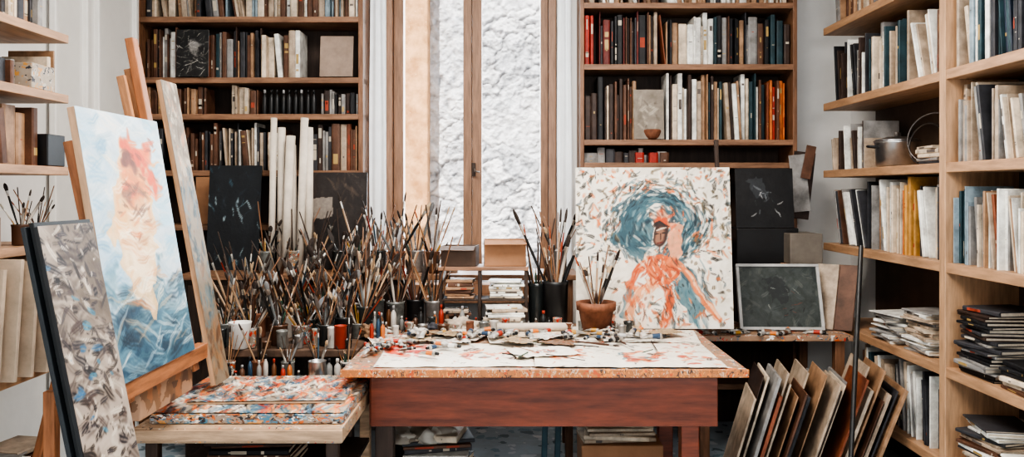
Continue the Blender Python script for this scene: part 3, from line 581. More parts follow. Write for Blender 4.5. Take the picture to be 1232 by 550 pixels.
panel('painting',(-1.14,3.2,.7),(0,1,0),(-.2,0,1.1),.15,1.2,.02,WOOD_LV,A,label='tall narrow muted canvas leaning behind the easel',cat='painting')
A=Art(.26,1.39,540,(132,118,106),51,26)
A.many(260,(0,1),(0,1),(.01,.05),(.006,.02),(-.6,.8),[(154,140,126),(92,78,70),(176,164,150),(60,50,46)],.65)
A.many(420,(0,1),(0,1),(.008,.03),(.003,.01),(-.5,1.2),[(34,28,26),(16,14,16),(64,50,46),(196,184,170),(26,24,30)],.9)
A.many(500,(0,1),(0,1),(.002,.01),(.002,.005),(0,3.1),[(34,28,26),(16,14,16),(196,184,170),(44,38,42)],.9)
A.many(18,(0,1),(0,.4),(.01,.02),(.004,.009),(0,1),[(34,92,135),(44,120,150)],.9)
panel('painting',(-.862,1.99,.003),(0,1,0),(-.275,0,1.36),.26,1.39,.010,BLACKM,A,label='speckled grey paint-splashed board leaning upright',cat='board')
panel('art_board',(-.875,2.0,.003),(0,1,0),(-.275,0,1.36),.27,1.40,.012,M('dark_panel',(.008,.009,.01),.5),None,label='dark charcoal board leaning upright on the floor',cat='board',group='dark boards leaning together')
panel('art_board',(-.892,1.99,.003),(0,1,0),(-.275,0,1.36),.27,1.39,.012,M('dark_panel_blue',(.016,.019,.022),.5),None,label='blue-black board leaning upright on the floor',cat='board',group='dark boards leaning together')
A=Art(.4,.315,140,(58,64,62),61,10)
A.many(110,(0,1),(0,1),(.05,.12),(.02,.05),(0,3),[(66,74,72),(44,50,50),(84,90,86),(36,42,44),(98,102,96)],.6)
A.poly([(.3,.2),(.5,.15),(.62,.35),(.55,.6),(.4,.5)],(34,38,40),.12,.7); A.many(12,(.3,.8),(.3,.85),(.03,.1),(.004,.01),(0,3),[(170,172,166),(110,56,44),(22,24,26)],.8)
panel('framed_picture',(PX(893,4.38),4.42,.711),(1,-.04,0),(0.02,.12,.36),.445,.36,.02,GREYP,A,label='dark painting in a pale grey frame leaning on the table',cat='picture',border=.016,bmat=M('grey_frame',(.42,.42,.41),.5),inset=.017)
A=Art(.4,.34,120,(22,22,24),62,6); A.poly([(.2,.2),(.5,.15),(.55,.5),(.3,.45)],(60,64,68),.1,.8); A.many(16,(.2,.8),(.2,.8),(.04,.12),(.006,.02),(0,3),[(120,125,128),(200,200,198),(60,62,66)],.9)
panel('painting',(PX(886,4.72),4.725,1.242),(1,0,0),(0,.1,1),.33,.34,.015,BLACKM,A,label='black and grey painting leaning on a storage cabinet')
box('cardboard_box',PX(895,4.6),PX(943,4.6),4.6,4.7,1.19,1.27,M('grey_carton',(.17,.145,.12)),.003,label='flat grey carton beside the storage cabinet',cat='box') if False else None
A=Art(.34,.55,120,(36,28,25),63,8); A.many(70,(0,1),(0,1),(.03,.1),(.01,.02),(.5,2.5),[(60,46,38),(20,18,18),(86,70,58),(110,90,74)],.6); A.poly([(.02,.28),(.42,.24),(.42,.45),(.02,.48)],(140,130,120),.03)
panel('painting',(PX(370,4.78),4.74,1.002),(1,0,0),(0,.12,1),.34,.56,.015,BLACKM,A,label='dark brown abstract painting leaning on the cabinet')
A=Art(.32,.62,120,(20,25,30),64,6); A.many(40,(0,1),(0,1),(.03,.1),(.006,.014),(.8,2.3),[(50,80,95),(150,170,175),(14,15,18),(40,50,60)],.85)
panel('painting',(PX(252,4.78),4.72,1.002),(1,0,0),(0,.12,1),.3,.6,.015,BLACKM,A,label='dark blue-black painting leaning on the cabinet')
box('folder',PX(236,4.96),PX(271,4.96),4.952,4.97,1.252,1.535,CARD,.003,label='flat brown cardboard folder standing in the bookcase',cat='folder') 
ROLL=M('paper_roll',(.6,.53,.45),.8,var=.15)
for i in range(6):
    r=.018+.004*(i%3); Lr=.86-.05*(i%4)
    o=lathe('paper_roll',[(r,0),(r,Lr),(r-.003,Lr),(r*.55,Lr-.002),(r*.5,Lr-.03)],ROLL,16); o.location=(PX(329+i*8.4,4.68)+.004,4.62+.05*(i%2),1.001); o.rotation_euler=(-.05,R.uniform(-.03,.03),0)
    tag(o,label='tall rolled white paper tube standing on the cabinet',cat='paper roll',group='paper rolls on the cabinet')
cols=['beige','brown','grey','tan','cream','dark brown','beige','rust','grey','tan','cream','charcoal','beige']
for i in range(25):
    x=.97+.0262*i
    c=cols[(i*5)%len(cols)]
    panel('stored_canvas',(x,3.86+R.uniform(-.08,.08),.003),(.16,1,0),(.17+.002*i,0,.58),.34,.62+R.uniform(-.12,.05),R.choice((.006,.01,.016)),BM(c),None,label=f'{c} canvas panel leaning under the corner table',cat='canvas',group='canvases leaning under the corner table')
for i,(px,c) in enumerate(((985,'beige'),(1003,'brown'))):
    panel('art_board',(PX(px-10,4.5),4.5-.05*i,.71),(.75,-.6,0),(.16,.12,.58),.12,.36,.01,BM(c),None,label=f'{c} art board leaning beside the long bookcase',cat='board',group='art boards leaning beside the long bookcase')
pl=tube('metal_pole',[(1.42,3.52,.01),P(1036,296,3.95)],.011,M('dull_metal',(.05,.05,.05),.4,metal=.6)); tag(pl,label='thin dull metal pole leaning on the long bookcase',cat='pole')
for i,(px,py,wd,hh,tl,c) in enumerate(((950,262,.13,.4,.12,'dark brown'),(958,256,.1,.34,-.1,'grey'),(964,214,.06,.2,.2,'brown'))):
    panel('art_board',(PX(px,4.88),4.93-.018*i,PZ(py,4.88)),(1,0,-tl),(tl,.02,1),wd,hh,.005,BM(c),None,label=f'{c} card hanging at the bookcase corner',cat='card',group='cards hanging at the bookcase corner')
for i in range(3):
    box('cardboard_box',1.5+.02*i,1.72,4.6,4.85,.706+.17*i,.706+.17*(i+1)-.002,[GREYP,CARD,M('grey_carton',(.17,.145,.12))][i],.004,label='worn storage carton stacked on the corner table',cat='box',group='stacked cartons on the corner table')

# ------------------------------------------------------------ TABLE STUFF
def sheet(W,H,x,y,z,rot,label,seed,dots,res=90,curl=.006,base=(224,218,206)):
    A=Art(W,H,res,base,seed,8)
    for (n,ur,vr,l,w,cs) in dots: A.many(n,ur,vr,l,w,(0,3.1),cs,.95)
    o=A.mesh('paper_sheet',True,curl); o.location=(x,y,z); o.rotation_euler=(0,0,rot); tag(o,label=label,cat='paper'); 
    s=o.modifiers.new('s','SOLIDIFY'); s.thickness=.0008; return o
OC=[(205,82,30),(222,112,52),(178,48,22),(70,48,40)]; RC=[(196,40,18),(212,72,28),(165,30,18)]
PD=[(70,64,58),(170,105,66),(198,84,38),(44,42,42),(150,140,128)]
sheet(.64,.5,-.55,3.29,.752,.02,'large white painted paper with orange marks on the table',71,[(120,(0,1),(0,1),(.006,.05),(.004,.012),PD),(34,(.5,.95),(.25,.7),(.03,.07),(.02,.05),OC),(60,(.0,.28),(.0,.6),(.03,.09),(.02,.06),RC)],150)
sheet(.76,.52,.09,3.28,.7555,-.015,'large white paper with orange and blue marks on the table',72,[(120,(0,1),(0,1),(.006,.05),(.004,.012),PD),(44,(.1,.28),(.3,.7),(.03,.07),(.02,.05),OC),(44,(.48,.72),(.4,.8),(.03,.07),(.02,.05),OC+[(80,110,120)]),(36,(.8,1),(.0,.9),(.03,.06),(.015,.03),OC)],150)
sheet(.5,.42,-.1,3.75,.76,.1,'white sketch paper with pencil lines on the table',73,[(120,(0,1),(0,1),(.02,.09),(.004,.01),[(110,105,100),(50,46,42),(190,110,70)])],90)
sheet(.44,.34,.42,3.82,.759,-.12,'white paper sheet with dark marks on the table',74,[(110,(0,1),(0,1),(.01,.09),(.006,.016),[(60,60,60),(120,60,40),(200,120,80),(210,80,30)])],90)
sheet(.34,.26,-.62,3.72,.757,.3,'paint-smeared paper sheet on the table',75,[(140,(0,1),(0,1),(.03,.1),(.015,.04),OC+RC+[(40,40,42),(90,120,130)])],70)
sheet(.28,.2,.02,3.42,.764,.25,'small sketch with orange face study on the table',76,[(40,(.3,.7),(.3,.7),(.03,.12),(.02,.04),OC+[(60,100,110)])],70)
sheet(.3,.22,-.45,3.9,.764,-.3,'small paint-smeared paper near the brush jars',77,[(90,(0,1),(0,1),(.03,.1),(.015,.04),OC+[(40,40,42),(90,120,130)])],70)
for i in range(14):
    rr=random.Random(i+90); sheet(.16,.11,rr.uniform(-.6,.7),rr.uniform(3.66,4.08),.766+.0012*i,rr.uniform(-1,1),'small paper scrap with paint marks on the table',100+i,[(24,(0,1),(0,1),(.03,.16),(.02,.06),OC+PD)],30,.01,rr.choice([(226,221,211),(160,140,112),(205,200,192),(120,90,66)]))
PALC=[(205,78,26),(222,124,58),(40,86,118),(26,44,64),(235,232,225),(226,222,215),(50,34,28),(110,132,144),(170,40,20),(70,104,118),(18,18,20),(216,98,38),(196,170,134)]
for (W,H,x,y,z,th,rot,sd_) in ((.69,.58,-1.29,2.955,.622,.036,0,81),(.58,.42,-1.2,3.06,.6625,.008,.04,82)):
    e=empty('paint_palette',(x,y,z),label='thick wooden palette board caked with colourful paint',cat='palette',group='palette boards on the low table'); e.rotation_euler=(0,0,rot)
    b=box('palette_board',0,W,0,H,0,th,CRUST if th>.02 else WOOD_B,.004); lchild(b,e)
    A=Art(W,H,210,(150,138,124),sd_,15); A.many(240,(0,1),(0,1),(.08,.2),(.014,.04),(1.0,2.1),PALC,.9); A.many(60,(0,1),(0,1),(.08,.18),(.03,.06),(.6,2.5),[(222,214,200),(205,78,26),(40,86,118),(235,232,225)],.85); A.many(260,(0,1),(0,1),(.03,.12),(.005,.014),(.9,2.2),PALC,.9)
    o=A.mesh('paint_layer',True,.002,lump=.003); o.location=(.0,0,th+.0008); lchild(o,e)

def tubemesh(L=.11,r=.014):
    V=[];Fc=[];mi=[]; seg=12; prof=[(0,.0),(.15,.45),(.5,.85),(.85,1),(.93,1),(.98,.5)]
    for t,k in prof:
        for i in range(seg):
            a=2*math.pi*i/seg; wd=r*(1.35-.35*k) if t<.9 else r*k; hh=r*max(k,.06)
            V.append((wd*math.cos(a),t*L,hh*math.sin(a)+r*.8*min(1,k+.1)))
    for k in range(len(prof)-1):
        for i in range(seg):
            j=(i+1)%seg; Fc.append((k*seg+i,(k+1)*seg+i,(k+1)*seg+j,k*seg+j)); mi.append(1 if k==2 else 0)
    Fc.append(tuple(range(seg))); mi.append(0); Fc.append(tuple((len(prof)-1)*seg+i for i in range(seg))[::-1]); mi.append(0)
    return V,Fc,mi
TV,TF,TM=tubemesh()
TCOL={'red':(.4,.04,.02),'orange':(.6,.18,.04),'dark blue':(.03,.06,.11),'white':(.7,.7,.67),'black':(.02,.02,.02),'brown':(.15,.07,.04),'ochre':(.45,.25,.06),'silver':(.4,.4,.4),'cream':(.55,.45,.34)}
FOIL=M('tube_foil',(.36,.34,.31),.45,metal=.3,var=.5,scale=30,bump=.2)
tubes={}
def paint_tube(loc,rot,c,where,s=1.):
    if c not in tubes:
        o=mk('paint_tube',TV,TF,[FOIL,M('tube_label_'+c,TCOL[c],.5)],TM,True)
        cp=lathe('tube_cap',[(.008,0),(.009,.003),(.008,.018),(.006,.019)],BLACKM,10); lchild(cp,o); cp.rotation_euler=(-math.pi/2,0,0); cp.location=(0,.108,.0112)
        tubes[c]=(o,cp)
    else:
        p,cp0=tubes[c]; o=p.copy(); COL.objects.link(o); cp=cp0.copy(); COL.objects.link(cp); cp.parent=o
    o.location=loc; o.rotation_euler=(0,0,rot); o.scale=(s,s,s)
    tag(o,label=f'squeezed {c} paint tube lying on {where}',cat='paint tube',group='paint tubes on '+where); return o
rng=random.Random(5); tc=list(TCOL)
for i in range(60):
    paint_tube((rng.uniform(-.62,.62),rng.uniform(3.78,4.16),.7775),rng.uniform(0,6.28),rng.choice(tc),'the work table',rng.uniform(.6,1.0))
for i in range(22):
    paint_tube((rng.uniform(-.66,-.25),rng.uniform(3.45,3.85),.768),rng.uniform(0,6.28),rng.choice(tc),'the work table',rng.uniform(.5,.85))
for i in range(16):
    paint_tube((rng.uniform(1.0,1.65),rng.uniform(4.31,4.37),.7065),rng.uniform(0,6.28),rng.choice(tc),'the corner table',rng.uniform(.7,1))
GLASSY=M('cloudy_glass',(.16,.165,.155),.15,var=.5,scale=14,coat=.5)
JM={'cloudy glass':GLASSY,'white ceramic':M('white_ceramic',(.5,.47,.43),.3,var=.25),'tin':M('dull_tin',(.28,.27,.26),.4,metal=.6,var=.4,scale=14),'terracotta':TERRA,'black':BLACKM,'paint-smeared':splat('smeared_jar',(.28,.23,.18),SPL,45,.45),'brown':M('brown_ceramic',(.1,.05,.03),.35),'dark glass':M('dark_glass',(.035,.04,.04),.1,coat=.5)}
def jar(loc,r,h,kind,where,group=None,taper=.95,cat='jar',verb='holding paintbrushes'):
    o=lathe('jar',[(r*taper*.93,0),(r*taper,.004),(r,h*.9),(r*1.05,h*.93),(r*1.05,h),(r*.93,h),(r*.9,h*.5),(r*.85,.01)],JM[kind],20); o.location=loc
    tag(o,label=f'{kind} jar {verb} on {where}',cat=cat,group=group); return o
bv=[]
def brushmesh(L,r,hm,bm_,flat,k):
    prof=[(.0012,0),(r*.45,L*.02),(r*.6,L*.3),(r*1.0,L*.62),(r*.8,L*.78),(r*.85,L*.781),(r*.92,L*.87),(r*.92,L*.871),(r*1.05,L*.93),(r*.75,L*.975),(r*.15,L)]
    o=lathe('paintbrush',prof,[hm,FERR,bm_],8,[0,0,0,0,1,1,2,2,2,2])
    if flat:
        for v in o.data.vertices:
            if v.co.z>L*.8: f=(v.co.z/L-.8)*5; v.co.x*=1+.6*min(1,f*1.5); v.co.y*=.6
    return o
HM=[M('handle_wood',(.28,.14,.065),.4),M('handle_black',(.012,.012,.012),.3),M('handle_red',(.25,.03,.015),.35),M('handle_white',(.55,.5,.44),.4),M('handle_pale',(.40,.26,.16),.4),M('handle_blue',(.03,.07,.1),.35),M('handle_grey',(.2,.21,.21),.4),M('handle_brown',(.08,.035,.02),.35)]
HN=['wooden','black','red','white','pale wooden','blue','grey','brown']
BR=[BRIS_D,BRIS_L,M('painted_bristle_red',(.35,.08,.03),.7),M('painted_bristle_white',(.5,.46,.4),.8),M('painted_bristle_grey',(.15,.15,.15),.8)]
for k,(hi,bi) in enumerate(((0,0),(4,0),(3,1),(1,0),(7,0),(0,1),(4,4),(6,0),(1,0),(7,1),(3,0),(0,2),(1,0),(4,0),(6,4),(5,0),(1,1),(7,0),(2,0),(3,3))):
    L=(.27,.31,.24,.34,.29)[k%5]; r=(.0040,.0055,.0068,.0048,.0082,.0036)[k%6]
    o=brushmesh(L,r,HM[hi],BR[bi],k%2==0,k); bv.append((o,L,HN[hi]))
used=set()
def place(o,base,direction,spin,scale):
    q=Vector(direction).normalized().to_track_quat('Z','Y'); sr_=min(scale,1.1)
    o.matrix_basis=Matrix.Translation(base)@q.to_matrix().to_4x4()@Matrix.Rotation(spin,4,'Z')@Matrix.Diagonal((sr_,sr_,scale,1))
def brush(base,direction,spin,where,group,scale=1.,kk=None,state='standing in a jar'):
    kk=R.randrange(len(bv)) if kk is None else kk
    src,L,hn=bv[kk]
    if kk not in used: o=src; used.add(kk)
    else: o=src.copy(); COL.objects.link(o)
    place(o,base,direction,spin,scale)
    tag(o,label=f'{hn}-handled paintbrush {state} on {where}',cat='paintbrush',group=group); return o
tools=[]
def mkpencil(c,mat):
    return lathe('pencil',[(.0038,0),(.0038,.155),(.0007,.175),(.0003,.178)],[mat,WOOD_B,BLACKM],6,[0,1,2],False)
for c,mt in (('yellow',M('pencil_yellow',(.4,.22,.04),.4)),('black',BLACKM),('green',M('pencil_green',(.03,.08,.05),.4))): tools.append(['pencil',c,mkpencil(c,mt),False])
kn=lathe('palette_knife',[(.004,0),(.007,.03),(.006,.09),(.004,.11),(.002,.12),(.002,.15)],[HM[7],STEEL],10,[0,0,0,1,1])
bm=bmesh.new(); bm.from_mesh(kn.data); pv=[bm.verts.new(p) for p in ((-.003,0,.148),(-.011,.0,.175),(-.009,0,.21),(0,0,.235),(.009,0,.21),(.011,0,.175),(.003,0,.148))]
f=bm.faces.new(pv); f.material_index=1; bm.to_mesh(kn.data); bm.free(); tools.append(['palette_knife','steel',kn,False])
tools.append(['wooden_stick','thin',lathe('wooden_stick',[(.003,0),(.0035,.02),(.003,.36),(.001,.365)],WOOD_T,8),False])
tools.append(['wooden_stick','dark',lathe('wooden_stick',[(.003,0),(.0035,.02),(.003,.33),(.001,.335)],WOOD_D,8),False])
def tool(base,direction,where,scale,i=None,state='standing in a jar'):
    i=R.choice((0,1,2,3,3,4,4,5,5,5)) if i is None else i; t=tools[i]
    if not t[3]: o=t[2]; t[3]=True
    else: o=t[2].copy(); COL.objects.link(o)
    place(o,base,direction,R.uniform(0,6.28),scale)
    tag(o,label=f'{t[1]} {t[0].replace("_"," ")} {state} on {where}',cat=t[0].replace('_',' '),group=f'{t[0].replace("_"," ")} tools in jars')
def jarfull(x,y,z,r,h,kind,n,where,group,sc=(.85,1.1),spread=.9,nt=3,tsc=(1,1.2)):
    jar((x,y,z),r,h,kind,where)
    for i in range(n+nt):
        a=2*math.pi*(i*.618)+R.uniform(-.3,.3); q=R.uniform(.2,.9)
        rim=Vector((r*q*math.cos(a),r*q*math.sin(a),h)); ba=a+math.pi+R.uniform(-.8,.8); bq=R.uniform(.1,.85)*spread
        b=Vector((r*bq*math.cos(ba),r*bq*math.sin(ba),.012)); dr=(rim-b)
        if i<n: brush(Vector((x,y,z))+b,dr,R.uniform(0,6.28),where,group,R.uniform(*sc))
        else: tool(Vector((x,y,z))+b,dr,where,R.uniform(*tsc))
kinds=['cloudy glass','tin','brown','paint-smeared','dark glass','black','cloudy glass','terracotta','white ceramic','dark glass','tin']
gi=0
for ry,(y,xs_) in enumerate(((3.85,(-1.31,-1.2,-1.09,-.98,-.87,-.77)),(4.03,(-1.35,-1.23,-1.11,-.99,-.87,-.76)),(4.24,(-1.36,-1.24,-1.12,-1.0,-.88,-.76)))):
    for x in xs_:
        jarfull(x+R.uniform(-.02,.02),y+R.uniform(-.03,.03),.741,R.uniform(.034,.046),R.uniform(.07,.13),kinds[gi%11],(7,7,7)[ry],'the side table','paintbrushes on the side table',((.55,1.15),(.85,1.45),(1.1,1.9))[ry],nt=7,tsc=((.7,1.1),(.9,1.3),(1.1,1.6))[ry]); gi+=1
for i,px in enumerate((322,352,380,408,432,455,478,500,520)):
    jarfull(PX(px,4.6),4.58+.05*(i%2),1.001,.045,.12,kinds[(i*3)%11],7 if px>420 else 4,'the window cabinet','paintbrushes on the window cabinet',(.8,1.45) if px>420 else (.6,1.0),nt=5)
for i,(px,dd) in enumerate(((428,4.2),(452,4.3),(476,4.22),(500,4.31),(522,4.26),(440,4.06))):
    jarfull(PX(px,dd),dd,.751,.045,.14,kinds[(i*5+1)%11],7,'the work table','paintbrushes on the work table',(1.0,1.6),nt=7,tsc=(1.1,1.5))
# low-table back brush jars
for i,x in enumerate((-1.24,-1.11,-.98,-.85,-.72)):
    jarfull(x,3.635+.01*(i%2),.6215,.03,.085,kinds[(i*4+3)%11],4,'the low table','paintbrushes on the low table',(.55,.95),nt=4,tsc=(.5,.85))
jarfull(PX(668,4.25),4.25,.751,.065,.24,'black',12,'the work table','paintbrushes in the tall black jar',(1.3,1.95),.9,nt=12,tsc=(1.3,1.7))
jarfull(PX(646,4.35),4.345,.751,.045,.22,'dark glass',5,'the work table','paintbrushes in the dark glass jar',(1.3,1.8),.9,nt=9,tsc=(1.3,1.7))
jarfull(PX(690,4.13),4.36,.751,.045,.22,'brown',4,'the work table','paintbrushes in the brown jar',(1.3,1.8),.9,nt=8,tsc=(1.3,1.7)) if False else None
jarfull(.25,4.55,1.001,.05,.13,'tin',5,'the window cabinet','paintbrushes on the window cabinet end',(.8,1.3),.9,nt=8,tsc=(.8,1.2))
o=lathe('flower_pot',[(.06,0),(.065,.004),(.085,.12),(.096,.122),(.098,.16),(.088,.16),(.08,.12),(.055,.02)],TERRA,28); o.location=(PX(717,4.06),4.05,.751); tag(o,label='round terracotta pot filled with brushes on the table',cat='pot')
for i in range(22):
    a=i*.45; b=Vector((PX(717,4.06)+.03*math.cos(a+3),4.05+.03*math.sin(a+3),.775)); dr=(.06*math.cos(a),.06*math.sin(a),.16)
    if i%2: brush(b,dr,a,'the work table','paintbrushes in the terracotta pot',R.uniform(.9,1.35))
    else: tool(b,dr,'the work table',R.uniform(.8,1.2))
for i in range(5):
    a=R.uniform(0,6.28); x=R.uniform(-.55,.5); y=R.uniform(3.5,4.0)
    brush(Vector((x,y,.7745)),(math.cos(a),math.sin(a),0),0,'the papers','paintbrushes lying on the table',R.uniform(.5,.8),state='lying flat')
for i in range(16):
    a=R.uniform(0,6.28); x=R.uniform(-.5,.7); y=R.uniform(3.42,3.95)
    tool(Vector((x,y,.7715)),(math.cos(a),math.sin(a),0),'the papers',R.uniform(.5,.8),(1,3,1,5,2)[i%5],'lying')
mm=[('red',(.35,.04,.02)),('white',(.5,.47,.43)),('dark blue',(.03,.07,.12)),('black',(.02,.02,.02)),('orange',(.45,.14,.04)),('amber',(.12,.05,.02)),('clear',(.22,.22,.21)),('brown',(.1,.05,.03)),('black',(.02,.02,.02))]
caps=[BLACKM,M('white_cap',(.55,.53,.49),.5),BLACKM,M('cap_red',(.35,.04,.02),.4),M('grey_cap',(.3,.3,.3),.5)]
for i in range(20):
    c,cc=mm[(i*4)%9]; x=-1.29+.0335*i+R.uniform(-.004,.004); y=3.568+R.uniform(-.006,.012)
    if abs(x-PX(378,3.555))<.055: continue
    bottle((x,y,.6215),R.uniform(.01,.0155),R.uniform(.05,.13),M('paint_bottle_'+c,cc,.3,var=.3),caps[i%5],f'small {c} paint bottle on the low table','paint bottles on the low table',12)
for i in range(26):
    c,cc=mm[(i*5)%9]; x=-.66+.034*i+R.uniform(-.006,.006); y=4.13+.05*(i%2)
    bottle((x,y,.7515),R.uniform(.009,.0155),R.uniform(.05,.13),M('paint_bottle_'+c,cc,.3,var=.3),caps[(i*2)%5],f'small {c} paint bottle on the work table','paint bottles on the work table',12)
for i in range(9):
    c,cc=mm[(i*2)%9]; bottle((-.655+.026*(i%3)+R.uniform(-.004,.004),3.9+.05*(i//3),.7515),R.uniform(.009,.012),R.uniform(.06,.14),M('paint_bottle_'+c,cc,.3,var=.3),caps[(i*2)%5],f'small {c} paint bottle at the work table end','paint bottles on the work table',12)
pk=['white ceramic','paint-smeared','tin','dark glass','brown','paint-smeared','terracotta','cloudy glass']
for i in range(20):
    rr=random.Random(i+300); jar((-.56+.06*i+rr.uniform(-.012,.012),3.99+.065*(i%2)+rr.uniform(-.01,.01),.757),rr.uniform(.016,.03),rr.uniform(.03,.08),pk[i%8],'the work table','small open paint pots',.9,'jar','of paint')
for i in range(10):
    rr=random.Random(i+400)
    if i in (2,): continue
    jar((-1.38+.07*i+rr.uniform(-.01,.01),3.755,.741),rr.uniform(.016,.026),rr.uniform(.03,.1),pk[(i*3)%8],'the side table edge','small open paint pots',.9,'jar','of paint')
o=lathe('cup',[(.032,0),(.036,.003),(.05,.115),(.052,.12),(.047,.118),(.034,.01)],M('white_cup',(.75,.74,.71),.3,var=.1),24); o.location=(PX(293,3.7)-.03,3.745,.741); tag(o,label='white paper cup on the side table edge',cat='cup')
o=lathe('tin_can',[(.036,0),(.038,.004),(.038,.1),(.04,.103),(.037,.103),(.035,.01)],STEEL,24); o.location=(PX(378,3.5),3.555,.6215); tag(o,label='open metal tin can on the low table',cat='can')
o=lathe('tin_can',[(.026,0),(.028,.004),(.028,.1),(.03,.103),(.027,.103),(.025,.01)],M('red_tin',(.35,.045,.02),.4),20); o.location=(PX(397,3.76)+.05,3.75,.741); tag(o,label='red paint tin on the side table edge',cat='can')
T=empty('desk_riser',(-.12,4.3,.75),label='small wooden riser shelf standing on the work table',cat='shelf')
rx0,rx1=PX(527,4.22),PX(636,4.22)
box('riser_top',rx0,rx1,4.22,4.39,1.045,1.065,WOOD_TH,.003,parent=T)
for x in (rx0+.012,rx1-.012,(rx0+rx1)/2-.02): box('riser_side',x-.008,x+.008,4.225,4.385,.751,1.044,WOOD_D,.002,parent=T)
box('riser_shelf',rx0+.02,rx1-.02,4.23,4.385,.89,.9,WOOD_D,.002,parent=T)
def openbox(x0,x1,y0,y1,z0,z1,mat,label,rot=0):
    e=empty('cardboard_box',((x0+x1)/2,(y0+y1)/2,z0),label=label,cat='box'); t=.004
    box('box_bottom',x0,x1,y0,y1,z0,z0+t,mat,0,parent=e)
    for a in ((x0,x1,y0,y0+t),(x0,x1,y1-t,y1),(x0,x0+t,y0+t,y1-t),(x1-t,x1,y0+t,y1-t)): box('box_side',*a,z0+t,z1,mat,.001,parent=e)
    beam('box_flap',((x0+x1)/2,y0,z1),((x0+x1)/2,y0-.05,z1-.02),x1-x0,.003,mat,.001,parent=e,side=Vector((0,0,1))) 
    e.rotation_euler=(0,0,rot); return e
openbox(PX(582,4.25),PX(632,4.25),4.235,4.38,1.066,1.2,CARD,'open brown cardboard box on a wooden riser',.06)
openbox(PX(532,4.25),PX(574,4.25),4.235,4.36,1.066,1.17,M('dark_card',(.1,.06,.04)),'small dark cardboard box on a wooden riser',-.12)
stack((PX(610,4.3),4.3,.901),0,8,'paper pads stacked in the riser','the wooden riser',W=(.15,.17),D=.13,pal=['white','cream','white'],seed=61,tr=(.006,.016),jit=.12)
stack((PX(608,4.2),4.17,.752),0,8,'paper pads stacked before the riser','the work table',W=(.17,.2),D=.12,pal=['white','cream','beige'],seed=62,tr=(.008,.02),jit=.2)
stack((PX(553,4.3),4.3,.901),0,6,'notebooks stacked in the riser','the wooden riser',W=(.12,.14),D=.12,pal=['brown','charcoal','tan'],seed=67,tr=(.01,.022),jit=.15)
stack((PX(548,4.2),4.29,.752),0,6,'dark notebooks stacked under the riser','the work table',W=(.12,.14),D=.1,pal=['brown','charcoal','beige'],seed=66,tr=(.01,.022),jit=.12)
o=lathe('paper_roll',[(.019,0),(.019,.36),(.016,.36),(.012,.358),(.01,.33)],ROLL,16); o.location=(PX(598,4.0),3.97,.80); o.rotation_euler=(0,math.pi/2,0.05); tag(o,label='white paper roll lying on the work table',cat='paper roll')
stack((.1,3.96,.766),0,1,'flat book under the paper roll','the work table',W=(.3,.32),D=.16,pal=['cream'],seed=63,tr=(.012,.014),jit=.05)
def rag(loc,s,seed,label,mat=RAG):
    bm=bmesh.new(); bmesh.ops.create_icosphere(bm,subdivisions=4,radius=1)
    rr=random.Random(seed); ph=[rr.uniform(0,6) for _ in range(6)]
    for v in bm.verts:
        p=v.co.copy(); k=1+.18*math.sin(p.x*7+ph[0]+3*p.y)+.14*math.sin(p.y*9+ph[1]+4*p.z)+.1*math.sin(p.z*11+ph[2]+5*p.x)+.06*math.sin(p.x*23+ph[3])*math.sin(p.y*19+ph[4])
        v.co=Vector((p.x*k*s,p.y*k*s*.8,max(-.02,p.z*k*s*.6)))
    me=bpy.data.meshes.new('rag'); bm.to_mesh(me); bm.free(); me.materials.append(mat); me.polygons.foreach_set('use_smooth',[True]*len(me.polygons))
    o=bpy.data.objects.new('rag',me); o.location=loc; COL.objects.link(o); tag(o,label=label,cat='rag'); return o
rag((PX(556,4.12),4.1,.775),.08,1,'crumpled beige paint rag on the work table')
rag((PX(448,4.0),3.98,.775),.06,2,'crumpled brown paint rag on the work table',M('brown_rag',(.2,.12,.07),.9,var=.5))
rag((PX(535,4.62),4.62,1.02),.06,3,'crumpled pale rag on the window cabinet')
rag((PX(505,4.0),3.93,.775),.045,5,'crumpled white tissue on the work table',M('tissue',(.6,.58,.55),.9,var=.3))
rag((PX(520,4.1),4.05,.775),.05,4,'crumpled dark rag on the work table',M('dark_rag',(.06,.06,.07),.9,var=.4))
rag((PX(760,4.1),4.08,.775),.05,6,'crumpled orange-stained rag on the work table',splat('orange_rag',(.5,.42,.35),[(.6,.2,.06),(.4,.3,.2)],20,.5))
for i,(x0,x1,y,z1,mt,lb) in enumerate(((.33,.72,3.95,.24,CARD,'worn brown carton stored under the work table'),(-.86,-.62,4.0,.3,GREYP,'grey carton stored beneath the work table edge'))):
    box('cardboard_box',x0,x1,y,y+.28,.002,z1,mt,.006,label=lb,cat='box',group='cartons under the work table')
stack((.52,4.08,.242),0,9,'books piled on the carton under the table','a carton',W=(.3,.38),D=.24,pal=['cream','beige','charcoal','brown','white'],seed=64,tr=(.012,.026))
stack((-.36,3.95,.002),0,14,'magazines piled on the floor under the table','the floor',W=(.26,.34),D=.24,pal=['cream','beige','charcoal','brown','white'],seed=68,tr=(.012,.03),jit=.3)
rag((-.42,3.9,.31),.13,9,'large crumpled cloth on a pile under the table',splat('floor_cloth',(.35,.3,.25),[(.5,.46,.4),(.2,.16,.12)],10,.5))
for x in (.17,.24): tag(beam('trestle_leg',(x,4.42,.002),(x+.02,4.42,.69),.03,.03,M('teal_paint',(.05,.12,.15),.4)),label='teal painted trestle leg standing behind the table',cat='trestle',group='teal trestle legs')
jarfull(-1.9,3.33,1.241,.04,.08,'black',5,'the light bookcase','paintbrushes on the bookcase by the door',(.6,.75),nt=5,tsc=(.5,.7))
jarfull(-1.9,3.22,1.241,.035,.08,'brown',5,'the light bookcase','paintbrushes on the bookcase by the door',(.6,.8),nt=5,tsc=(.5,.7))

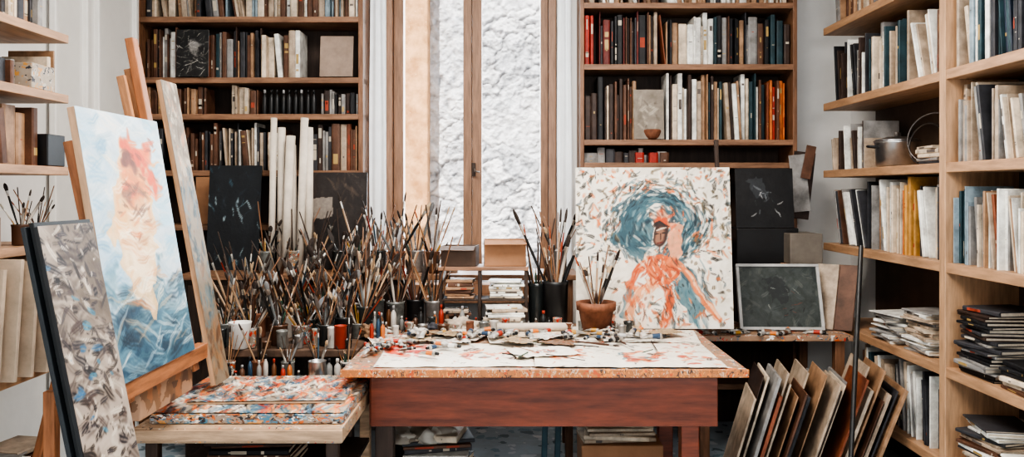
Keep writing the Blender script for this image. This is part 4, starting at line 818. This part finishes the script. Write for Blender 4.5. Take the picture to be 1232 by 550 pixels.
BOOKS.sort(key=lambda a:-a[0]); rest=[o for _,o in BOOKS[300:]]
if rest:
    V=[];Fc=[];mi=[];mats=[]
    for o in rest:
        b0=len(V); m4=o.matrix_basis; V+=[tuple(m4@v.co) for v in o.data.vertices]
        idx=[]
        for m_ in o.data.materials:
            if m_ not in mats: mats.append(m_)
            idx.append(mats.index(m_))
        for p in o.data.polygons: Fc.append(tuple(b0+i for i in p.vertices)); mi.append(idx[p.material_index])
        bpy.data.objects.remove(o)
    tag(mk('books',V,Fc,mats,mi),label='many smaller books and magazines filling the bookcases',cat='books',kind='stuff')

# ------------------------------------------------------------ LIGHT + CAMERA
W=bpy.data.worlds.new('World'); bpy.context.scene.world=W; W.use_nodes=True
b=W.node_tree.nodes['Background']; b.inputs[0].default_value=(.85,.92,1,1); b.inputs[1].default_value=.9
def light(t,loc,rot,en,col,**k):
    l=bpy.data.lights.new('lamp',t); l.energy=en; l.color=col
    for a,v in k.items(): setattr(l,a,v)
    o=bpy.data.objects.new('added_fill_light' if t=='AREA' else 'sun_light',l); o.location=loc; o.rotation_euler=rot; COL.objects.link(o); return o
light('SUN',(0,3,6),(math.radians(34),0,math.radians(-24)),7.5,(1,.97,.92),angle=.01)
light('AREA',(0,2.7,3.25),(0,0,0),105,(1,.93,.85),shape='RECTANGLE',size=1.3,size_y=1.3)  # added area lamp under the ceiling, unseen, brightens the room
light('AREA',(.6,-1.2,2.3),(math.radians(80),0,math.radians(6)),50,(1,.96,.92),shape='RECTANGLE',size=1.2,size_y=.9)  # added fill lamp behind the camera, not on the ceiling
light('AREA',((wx0+wx1)/2,5.5,2.0),(math.radians(-90),0,0),60,(.82,.92,1),shape='RECTANGLE',size=1.0,size_y=1.9)  # added area lamp just outside the window, boosts daylight into the room
cam=bpy.data.cameras.new('camera'); co=bpy.data.objects.new('camera',cam); COL.objects.link(co)
co.location=(0,0,HC); co.rotation_euler=(math.pi/2,0,0); cam.sensor_width=36; cam.lens=36*F/1232; cam.shift_y=-45/1232
bpy.context.scene.camera=co
try: bpy.context.scene.view_settings.look='AgX - High Contrast'
except Exception as ex: print(ex)
bpy.context.scene.view_settings.exposure=.25
